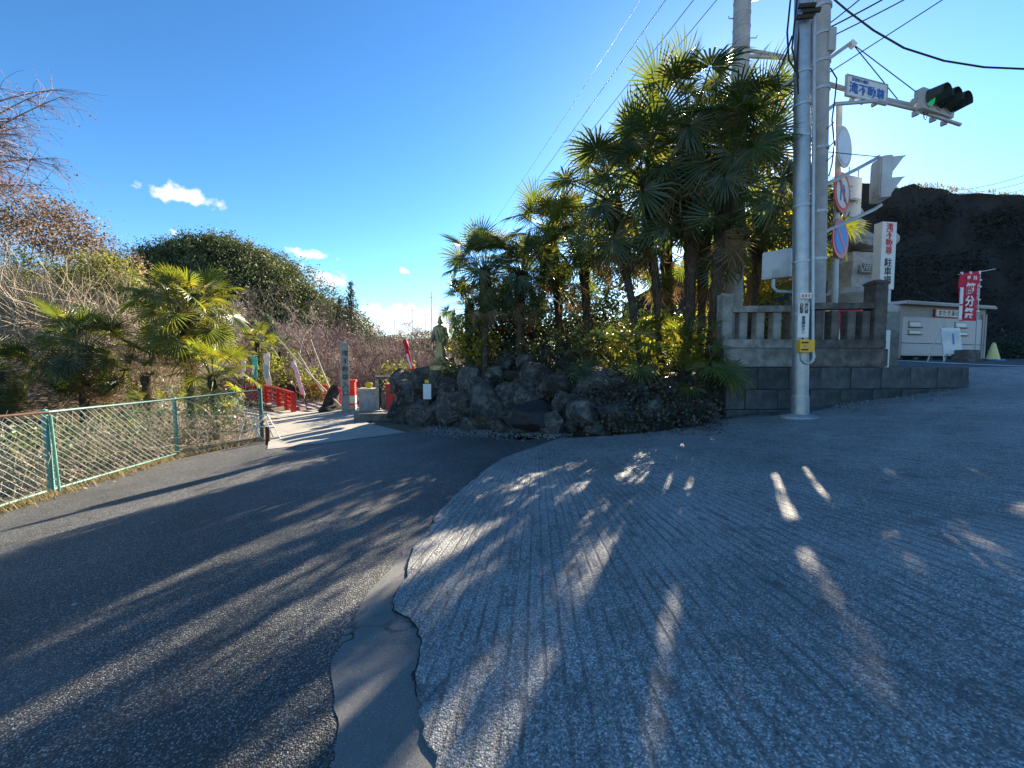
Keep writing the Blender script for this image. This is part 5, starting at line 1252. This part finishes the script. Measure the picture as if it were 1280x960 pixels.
veg('dark_hedge', 'long dark evergreen hedge at the back of the rockery garden', 'hedge', gb(720, 13.5, 440),
    [(W(u, 430, 13.5), (1.3, .6, 1.0), 110, 34, .35, .12) for u in (640, 690, 740, 790, 840, 890)], 'leaf_dark', 10)
for k, (u, v, m, lb) in enumerate(((560, 470, 'leaf_mixed', 'small leafy plant in the rocks beside the statue rock'), (625, 478, 'leaf_dark', 'small dark fern tuft between the middle boulders'), (690, 492, 'ivy', 'trailing plant over the large dark boulder'), (720, 470, 'leaf_mixed', 'grey leafy tuft at the crest of the rockery'), (585, 500, 'ivy', 'dark trailing tuft low in the rockery'), (748, 500, 'leaf_dark', 'dark bushy tuft beside the low fan palm'), (830, 500, 'leaf_mixed', 'leafy tuft below the bright low palms'))):
    p = W_back(u, v, .15 + (520 - v)*.012); veg('rock_plant', lb, 'plant', (p.x, p.y, p.z - .15), [(p, (.26, .14, .16), 16, 22, .12, .07)], m, 60 + k, 'plants growing in the rockery', 3, 'twig_dark', .008)
# ivy and litter on the right part of the rockery
rng = np.random.default_rng(77); V = []
for k in range(170):
    u = 728 + 172*rng.random(); v = 486 + 50*rng.random(); p = W_back(u, v, -.05 + (525 - v)*.012); n = 22
    pos = np.array(tuple(p)) + rng.normal(size=(n, 3))*np.array([.12, .05, .12]); V.append(leaf_quads(pos, np.tile(np.array([0, -.8, .4]), (n, 1)), .06, rng, .7))
tag(mesh_obj('ivy', quads_mesh('ivy', np.concatenate(V)), 'ivy'), 'dark creeping ivy over the rockery below the low bright palms', 'ivy', kind='stuff')
V = []
for k in range(1300):
    a = rng.random()
    if a < .45: p = G(742 + 160*rng.random(), 531 + 9*rng.random()**2)
    elif a < .75: p = G(66 + 260*rng.random(), 0 + 640) if False else None
    else: p = G(690 + 220*rng.random(), 528 + 18*rng.random())
    if p is None:
        f = rng.random(); q0, q1 = FB[2], FB[4]; q = (FB[2].lerp(FB[3], f) if rng.random() < .5 else FB[3].lerp(FB[4], f)); p = Vector((q.x + rng.normal()*.18, q.y + rng.normal()*.1, H(q.x, q.y)))
    pos = np.array([[p.x, p.y, p.z + .03]]); V.append(leaf_quads(pos, np.array([[0, 0, 3.]]), .05, rng, .6))
tag(mesh_obj('fallen_leaves', quads_mesh('fallen_leaves', np.concatenate(V)), 'leaf_brown'), 'scattered dry leaves along the rockery foot and fence', 'leaves', kind='stuff')
# dry grass under the fence
V = []
for k in range(2600):
    f = rng.random(); i = 1 + int(rng.random()*2.2) if rng.random() < .75 else 3; i = min(i, 3); q = FB[i].lerp(FB[i + 1], f); x, y = q.x + rng.normal()*.1 + .05, q.y + rng.normal()*.08; z = H(x, y); h = .05 + .14*rng.random(); a = rng.random()*6.28
    d = np.array([math.cos(a), math.sin(a), 0]); s = np.array([-d[1], d[0], 0])*.006; p0 = np.array([x, y, z]); V.append(np.stack([p0 - s, p0 + s, p0 + d*h*.5 + np.array([0, 0, h])*.7]))
tag(mesh_obj('dry_grass', quads_mesh('dry_grass', np.array(V), 3), 'dry_grass'), 'straw-coloured dry grass under the chain link fence', 'grass', kind='stuff')

def grow(seed, height, spread=.9, levels=4, kids=(5, 5, 5, 4), droop=0.0, up=.35, r0=.09, sides=(7, 5, 4, 3, 3), kink=.18):
    """bare tree: trunk, limbs and twigs as tapered tubes -> (limbs, twigs)"""
    r = random.Random(seed); A_, B_ = MB(), MB()
    def branch(p, d, L, rad, lev):
        n = 5 if lev < 3 else 4; pts = [p]; q = p.copy(); dd = d.normalized()
        for i in range(n):
            dd = (dd + Vector((r.gauss(0, kink), r.gauss(0, kink), r.gauss(0, kink) + (up if lev > 0 else 0)*.18 - droop*.3*(lev >= 2)))).normalized(); q = q + dd*L/n; pts.append(q.copy())
        rr = [max(rad*(1 - .65*i/n), .008) for i in range(n + 1)]; (A_ if lev < 2 else B_).tube(pts, rr, sides[min(lev, 4)], False)
        if lev >= levels: return
        k = kids[min(lev, len(kids) - 1)]
        for j in range(k):
            f = .3 + .7*(j + r.random())/k if lev else .4 + .6*(j + r.random())/k; i = min(int(f*n), n - 1); bp = pts[i].lerp(pts[i + 1], f*n - i)
            t_ = (pts[i + 1] - pts[i]).normalized(); side = t_.orthogonal().normalized(); side.rotate(Matrix.Rotation(r.uniform(0, 6.28), 3, t_)); nd = t_*(1 - .55*spread) + side*spread
            branch(bp, nd, L*r.uniform(.5, .75)*(.85 if lev else .9), max(rad*.5*(1 - .4*f), .008), lev + 1)
    branch(Vector((0, 0, -.1)), Vector((r.uniform(-.1, .1), r.uniform(-.1, .1), 1)), height*.5, r0, 0)
    return A_.mesh(True), B_.mesh(False)
def bare(protos, i, base, s, rz, label, m, group, leaves=None, seed=0, name='bare_tree'):
    a, b_ = protos[i]; e = empty(name, base, rz, label, 'tree', group); e.scale = (s,)*3
    for nm, me in (('trunk', a), ('crown', b_)):
        o = bpy.data.objects.new(nm, me)
        if not me.materials: me.materials.append(MATS[m])
        o.material_slots[0].link = 'OBJECT'; o.material_slots[0].material = MATS[m]; link(o, e)
    return e
PT = [grow(1, 5), grow(2, 5, .8, 4, (6, 5, 5, 4)), grow(3, 5, 1.0, 4, (5, 6, 5, 4), .3), grow(4, 5, .6, 4, (6, 6, 5, 3), -.2), grow(6, 4.4, 1.0, 4, (6, 6, 5, 5), .1, kink=.28)]
def tz(u, d): p = W(u, 460, d); return Vector((p.x, p.y, terrain(p.x, p.y)))
BG = 'bare winter trees beyond the footbridge'
spec = [(395, 30, 1.15, 'twig_pink', 'bare pinkish tree behind the lilac banner'), (425, 27, 1.0, 'twig_pink', 'bare tree rising directly behind the stone pillar'), (455, 32, 1.1, 'twig_brown', 'bare brown tree behind the pale stone box'),
        (480, 26, .85, 'twig_pink', 'low bare pink tree behind the stone niche'), (500, 34, 1.1, 'twig_brown', 'far bare tree between niche and golden statue'), (370, 34, 1.3, 'twig_pale', 'pale bare tree behind the distant palms'),
        (410, 40, 1.5, 'twig_brown', 'tall bare tree in front of the wooded hill'), (440, 44, 1.5, 'twig_pink', 'spreading bare tree below the conifer'), (340, 38, 1.4, 'twig_brown', 'bare tree behind the prayer banners'), (465, 48, 1.4, 'twig_brown', 'hazy bare tree below the clouds'),
        (300, 34, 1.2, 'twig_pale', 'pale bare tree close to the broad sunlit palm'), (520, 42, 1.2, 'twig_pink', 'far bare tree behind the red banner'), (385, 24, .7, 'twig_pale', 'small pale bare shrub tree by the monument'), (445, 22, .6, 'twig_pink', 'small bare shrub behind the red and white post'),
        (540, 30, 1.0, 'twig_brown', 'bare tree half hidden by the golden statue')]
for k, (u, d, s, m, lb) in enumerate(spec): bare(PT, k % 5, tz(u, d), s*1.25, k*1.9, lb, m, BG)
bare(PT, 4, tz(517, 14.2) + Vector((0, 0, .15)), .52, .6, 'dark crooked bare plum tree beside the red banner', 'twig_dark', None)
# pinkish undergrowth of far twigs
def twig_mass(name, label, n, sampler, length, rad, m, seed, curl=.5, cat='thicket', seg=4):
    r = random.Random(seed); b = MB()
    for k in range(n):
        p, d = sampler(r); L = length*r.uniform(.5, 1.4); pts = [p]; q = p.copy(); d = d.normalized()
        for i in range(seg): d = (d + Vector((r.gauss(0, 1), r.gauss(0, 1), r.gauss(0, 1) - .12))*curl*.5).normalized(); q = q + d*L/seg; pts.append(q)
        b.tube(pts, [rad*(1 - .2*i) for i in range(seg + 1)], 3, False)
    return tag(b.build(name, m), label, cat, kind='stuff')
def under(u0, u1, d0, d1, h0, h1):
    def f(r):
        d = r.uniform(d0, d1); p = W(r.uniform(u0, u1), 460, d); p.z = terrain(p.x, p.y) + r.uniform(h0, h1); return p, Vector((r.gauss(0, .5), r.gauss(0, .5), 1))
    return f
twig_mass('undergrowth', 'pinkish bare undergrowth beyond the pillar and bridge', 4200, under(300, 560, 21, 34, -.1, 1.6), 1.5, .011, 'twig_pink', 5, .6)
twig_mass('undergrowth', 'pale dry undergrowth around the stream and bridge', 2600, under(250, 500, 18.6, 26, -.1, .9), 1.0, .009, 'twig_pale', 6, .6)
# winter brush covering the slopes beyond the bridge
rng = np.random.default_rng(31)
leafmat('brush_pink', (.26, .17, .15), (.17, .12, .11), .1, (1, 1, 1), .9, (.36, .3, .24), .25, pn=.2)
for i, (u0, u1, d0, d1, h, n, lb) in enumerate(((285, 560, 24, 40, 1.4, 11000, 'fine pinkish winter brush on the near slope beyond the bridge'), (270, 600, 40, 75, 2.4, 11000, 'hazy brown winter brush on the far slope below the hills'))):
    d = d0 + (d1 - d0)*rng.random(n); u = u0 + (u1 - u0)*rng.random(n); pos = np.zeros((n, 3))
    for k in range(n):
        p = W(u[k], 460, d[k]); pos[k] = (p.x, p.y, terrain(p.x, p.y) + h*rng.random()*(.6 + .6*mnoise.noise(Vector((p.x*.25, p.y*.25, 0)))))
    a = unit(rng.normal(size=(n, 3))*np.array([.6, .6, 1.]) + np.array([0, 0, .7])); b_ = unit(np.cross(a, np.array([.3, 1., .1]))); ln = (.35 + .5*rng.random(n))[:, None]*(1 + i); w_ = .016*(1 + 1.2*i)
    tag(mesh_obj('winter_brush', quads_mesh('winter_brush', np.stack([pos - b_*w_, pos + b_*w_, pos + a*ln], 1), 3), 'brush_pink'), lb, 'brush', kind='stuff')
# leaning dead bamboo poles by the monument
for (a, c2, d, lb) in (((345, 420), (430, 512), 15.5, 'long dead bamboo pole leaning down to the pillar foot'), ((388, 424), (420, 506), 16, 'shorter dead bamboo pole leaning behind the monument'), ((372, 440), (404, 490), 16.4, 'thin dead bamboo pole behind the lilac banner')):
    p, q = W(*a, d + .8), W(*c2, d); tag(MB().tube([p, p.lerp(q, .5) + Vector((0, 0, -.08)), q], [.02, .035, .045], 7).build('bamboo_pole', 'bamboo_dead', None, True), lb, 'pole', 'dead bamboo poles')
veg('garden_shrub', 'yellowish evergreen shrub behind the banners', 'shrub', tz(352, 21), [(W(352, 470, 21), (1.6, .6, 1.1), 60, 30, .35, .14)], 'leaf_olive', 31, 'garden shrubs by the bridge')
veg('garden_shrub', 'green rounded shrub between lilac banner and monument', 'shrub', tz(392, 19.5), [(W(393, 482, 19.5), (.7, .5, .9), 40, 30, .3, .12)], 'leaf_olive', 32, 'garden shrubs by the bridge')
veg('garden_shrub', 'small dark shrub under the plum tree', 'shrub', tz(520, 13.6), [(W(512, 488, 13.6), (.6, .4, .4), 40, 30, .22, .1), (W(495, 485, 14.5), (.5, .4, .4), 30, 30, .22, .1)], 'leaf_mixed', 33, 'garden shrubs by the bridge')
veg('garden_shrub', 'low green shrub beyond the stone niche', 'shrub', tz(500, 24), [(W(497, 470, 24), (1.5, .6, .8), 50, 30, .35, .16)], 'leaf_olive', 34, 'garden shrubs by the bridge')
veg('garden_shrub', 'dark evergreen bush behind the person', 'shrub', tz(345, 22.5), [(W(352, 492, 22.5), (1.6, .6, .9), 60, 30, .35, .14), (W(385, 495, 22), (1.0, .6, .8), 40, 30, .35, .14)], 'leaf_dark', 35, 'garden shrubs by the bridge')
def conifer(u, v0, v1, d, w, m, label, seed, group):
    rng = np.random.default_rng(seed); base = W(u, v1, d); base.z = terrain(base.x, base.y) if d < 60 else base.z; top = W(u, v0, d); h = top.z - base.z; e = empty('conifer', base, 0, label, 'tree', group); V = []
    for k in range(26):
        f = k/26; r_ = w*(1 - f)**.8*(.8 + .4*rng.random()) + .08; n = int(26*(1 - f) + 6)
        for j in range(n):
            a = rng.random()*6.28; rr = r_*rng.random()**.5; c = np.array([math.cos(a)*rr, math.sin(a)*rr, h*(.12 + .88*f) - .25*rr]); pos = c + rng.normal(size=(9, 3))*.12*w*.6; V.append(leaf_quads(pos, np.tile(np.array([math.cos(a), math.sin(a), .6]), (9, 1)), .2*w*.7, rng, .35))
    mesh_obj('crown', quads_mesh('crown', np.concatenate(V)), m, e); MB().tube([(0, 0, -.3), (0, 0, h*.95)], [.03*h, .01], 7).build('trunk', 'bark', e)
conifer(440, 350, 425, 58, 2.1, 'leaf_dark', 'tall dark conifer at the foot of the wooded hill', 41, 'conifers near the hill')
conifer(426, 372, 428, 56, 1.7, 'leaf_dark', 'smaller dark conifer touching the tall conifer', 42, 'conifers near the hill')
conifer(336, 392, 440, 36, 1.6, 'leaf_grey', 'pale grey-green conifer behind the sunlit palm', 43, 'conifers near the hill')
conifer(318, 400, 445, 34, 1.3, 'leaf_grey', 'short grey-green conifer beside the pale conifer', 44, 'conifers near the hill')

# wooded hill: one mass of evergreen crowns
rng = np.random.default_rng(9); V = []
def hillz(x, y): 
    r_ = math.hypot((x + 78)/64, (y - 105)/45); return -3 + 33*(math.cos(min(r_, 1)*math.pi)*.5 + .5)**.8
for k in range(760):
    a = rng.random()*math.pi + math.pi*.95; r_ = rng.random()**.55*.97; x, y = -78 + 64*r_*math.cos(a), 105 + 45*r_*math.sin(a); z = hillz(x, y) + 3.2*abs(mnoise.noise(Vector((x*.09, y*.09, 2)))); s = 1.2 + 2.6*rng.random()**1.6
    V.append(clump_cloud(rng, (x, y, z + s*.7), (s*1.1, s*1.1, s), 16, 16, s*.5, .5, .8, .6))
for k in range(90):
    a = rng.random()*6.28; r_ = rng.random()**.5*.3; x, y = -78 + 64*r_*math.cos(a), 105 + 45*r_*math.sin(a); z = hillz(x, y); s = 1.8 + 1.4*rng.random(); V.append(clump_cloud(rng, (x, y, z + s*.7), (s*1.1, s*1.1, s), 16, 16, s*.5, .5, .8, .6))
tag(mesh_obj('hill_wood', quads_mesh('hill_wood', np.concatenate(V)), 'leaf_wood'), 'dense evergreen wood covering the rounded hill', 'wood', kind='stuff')
V = []
for k in range(420):
    a = rng.random()*math.pi + math.pi; r_ = rng.random()**.5; x, y = -35 + 90*r_*math.cos(a), 190 + 60*r_*math.sin(a); z = -3 + 17*(math.cos(r_*math.pi)*.5 + .5)**.8; s = 2.2; V.append(clump_cloud(rng, (x, y, z + 1.5), (s*1.3, s*1.3, s), 9, 7, s*.6, 1.0, .7, .3))
tag(mesh_obj('hill_wood', quads_mesh('hill_wood', np.concatenate(V)), 'leaf_brown'), 'far leafless brown wood on the low hill under the clouds', 'wood', kind='stuff')

# left bank: thicket, vine-covered trees, weeping tree
def bank(u0, u1, d0, d1, h0, h1, tilt=(0, 0, 1)):
    def f(r):
        d = r.uniform(d0, d1); p = W(r.uniform(u0, u1), 460, d); p.z = terrain(p.x, p.y) + r.uniform(h0, h1); return p, Vector((r.gauss(tilt[0], .6), r.gauss(tilt[1], .5), r.gauss(tilt[2], .4)))
    return f
twig_mass('bare_thicket', 'tangled pale bare stems filling the bank behind the palms', 5200, bank(-90, 215, 11.5, 15.5, -.1, 2.4, (.5, 0, .6)), 1.9, .010, 'twig_pale', 8, .55)
twig_mass('bare_thicket', 'brown bare stems high on the bank below the vine leaves', 4200, bank(-120, 190, 14, 20, .5, 4.0, (.5, 0, .4)), 2.0, .011, 'twig_brown', 9, .6)
twig_mass('fence_scrub', 'pale dead scrub pressed against the chain link fence', 1700, (lambda r: (lambda i, f: (FB[i].lerp(FB[i + 1], f) + Vector((-.25 - r.random()*.9, .25 + r.random()*.8, r.uniform(-.05, .5))), Vector((r.gauss(0, .8), r.gauss(0, .5), .6))))(r.choice((1, 2, 2, 3)), r.random())), .7, .0055, 'twig_pale', 10, .8)
rng = np.random.default_rng(12); V = []
for k in range(170):
    i = int(rng.choice([1, 2, 2, 3])); q = FB[i].lerp(FB[i + 1], rng.random()); c = np.array([q.x - .35 - rng.random()*.9, q.y + .3 + rng.random()*.8, H(q.x, q.y) + .1 + .75*rng.random()]); pos = c + rng.normal(size=(24, 3))*.11; V.append(leaf_quads(pos, np.tile(np.array([.3, -.5, .6]), (24, 1)), .07, rng, .5))
tag(mesh_obj('fence_bushes', quads_mesh('fence_bushes', np.concatenate(V)), 'camellia'), 'glossy dark green undergrowth behind the chain link fence', 'bushes', kind='stuff')
VG = 'trees on the bank behind the fence'
veg('vine_tree', 'vine tree with dry brown leaves on the bank crest', 'tree', tz(20, 16), [(W(20, 262, 16), (2.4, 1.2, .8), 120, 34, .5, .1), (W(70, 290, 16), (2.0, 1.2, .9), 140, 34, .5, .1), (W(105, 316, 16), (.9, .8, .7), 60, 30, .4, .1), (W(-40, 285, 16), (2.0, 1.2, 1.3), 90, 30, .5, .1)], 'leaf_brown', 51, VG, 3, 'twig_brown', .03)
veg('olive_tree', 'sunlit olive-green broadleaf tree in front of the vine tree', 'tree', tz(120, 14.5), [(W(122, 350, 14.5), (1.5, .9, 1.0), 130, 36, .34, .1), (W(60, 345, 14.8), (1.4, .9, .9), 60, 30, .4, .1), (W(155, 372, 14.5), (.9, .8, .8), 70, 34, .3, .1), (W(95, 385, 14.6), (1.4, .8, .7), 50, 30, .35, .1)], 'leaf_olive', 52, VG, 8, 'bark', .05)
veg('bank_tree', 'dull reddish-brown bush between olive tree and wooded hill', 'tree', tz(155, 24), [(W(150, 338, 24), (1.6, 1.0, 1.2), 60, 24, .4, .14)], 'leaf_brown', 53, VG, 8, 'twig_brown', .05)
# weeping bare tree reaching in from the left
wb = tg(-150, 10.5); wtz = empty('weeping_tree', wb, 0, 'bare weeping tree with fine reddish twigs reaching over the bank', 'tree', VG)
r = random.Random(8); A_, B_ = MB(), MB(); LV = []
A_.tube([(0, 0, -.2), (.2, .1, 2.5), (.3, .1, 5.0), (.5, 0, 7.0)], [.22, .18, .13, .06], 10)
for k in range(34):
    s = Vector((.25, .1, r.uniform(3.6, 6.9))); aim = W(r.uniform(-60, 80), r.uniform(105, 235), r.uniform(9.6, 11.4)) - wb; mid = s.lerp(aim, .55) + Vector((0, 0, r.uniform(.4, .9))); pts = [s.lerp(mid, t_).lerp(mid.lerp(aim, t_), t_) for t_ in np.linspace(0, 1, 9)]
    A_.tube(pts, [.04*(1 - .9*i/8) + .004 for i in range(9)], 5, False)
    for j in range(46):
        i = r.randrange(3, 9); p = pts[i].copy(); d = Vector((r.gauss(.6, .5), r.gauss(0, .5), r.gauss(.05, .35))).normalized(); tp = [p.copy()]; L = r.uniform(.35, 1.1)
        for q in range(5): d = (d + Vector((r.gauss(0, .12), r.gauss(0, .12), -.14 + r.gauss(0, .1)))).normalized(); p = p + d*L/5; tp.append(p.copy()); 
        B_.tube(tp, [.006, .005, .0045, .004, .0035, .003], 3, False)
        for q in range(2):
            if r.random() < .6: LV.append(tuple(tp[r.randrange(2, 6)]))
A_.build('trunk', 'twig_brown', wtz, True); o = B_.build('crown', 'twig_pink', wtz)
rng = np.random.default_rng(3); pos = np.array(LV); mesh_obj('leaves', quads_mesh('leaves', leaf_quads(pos, np.tile(np.array([0, -.5, .5]), (len(pos), 1)), .06, rng, .5)), 'leaf_reddish', o)
# grass fringe on the cliff edge
rng = np.random.default_rng(21); V = []
for k in range(6500):
    s = rng.random()*.95
    if mnoise.noise(Vector((s*60, 0, 0))) < -.05: continue
    T_ = cliff_top(s); p0 = np.array([T_.x + rng.normal()*.25, T_.y + rng.random()*1.2 - .3, T_.z - .1 + rng.normal()*.05]); h = (.08 + .4*rng.random()**3)*(1 + (rng.random() < .02)*1.6); a = rng.random()*6.28; d = np.array([math.cos(a), math.sin(a), 0]); sd = np.array([-d[1], d[0], 0])*.03
    V.append(np.stack([p0 - sd, p0 + sd, p0 + d*h*.9 + np.array([0, 0, h])]))
tag(mesh_obj('cliff_grass', quads_mesh('cliff_grass', np.array(V), 3), 'dry_grass'), 'ragged dry grass fringe along the cliff top', 'grass', kind='stuff')
rng = np.random.default_rng(22); V = []
for k in range(200):
    f = rng.random(); P = W(1236 + 120*f, 440, 19 + 3*rng.random()); z = plateau(P.x, P.y) - .1 + 1.3*rng.random()*min(1, f*4 + .3); pos = np.array([P.x, P.y, z]) + rng.normal(size=(26, 3))*.2; V.append(leaf_quads(pos, np.tile(np.array([0, -.6, .5]), (26, 1)), .14, rng, .5))
tag(mesh_obj('cliff_scrub', quads_mesh('cliff_scrub', np.concatenate(V)), 'leaf_dark'), 'dark scrub at the cliff foot behind the yellow cone', 'scrub', kind='stuff')
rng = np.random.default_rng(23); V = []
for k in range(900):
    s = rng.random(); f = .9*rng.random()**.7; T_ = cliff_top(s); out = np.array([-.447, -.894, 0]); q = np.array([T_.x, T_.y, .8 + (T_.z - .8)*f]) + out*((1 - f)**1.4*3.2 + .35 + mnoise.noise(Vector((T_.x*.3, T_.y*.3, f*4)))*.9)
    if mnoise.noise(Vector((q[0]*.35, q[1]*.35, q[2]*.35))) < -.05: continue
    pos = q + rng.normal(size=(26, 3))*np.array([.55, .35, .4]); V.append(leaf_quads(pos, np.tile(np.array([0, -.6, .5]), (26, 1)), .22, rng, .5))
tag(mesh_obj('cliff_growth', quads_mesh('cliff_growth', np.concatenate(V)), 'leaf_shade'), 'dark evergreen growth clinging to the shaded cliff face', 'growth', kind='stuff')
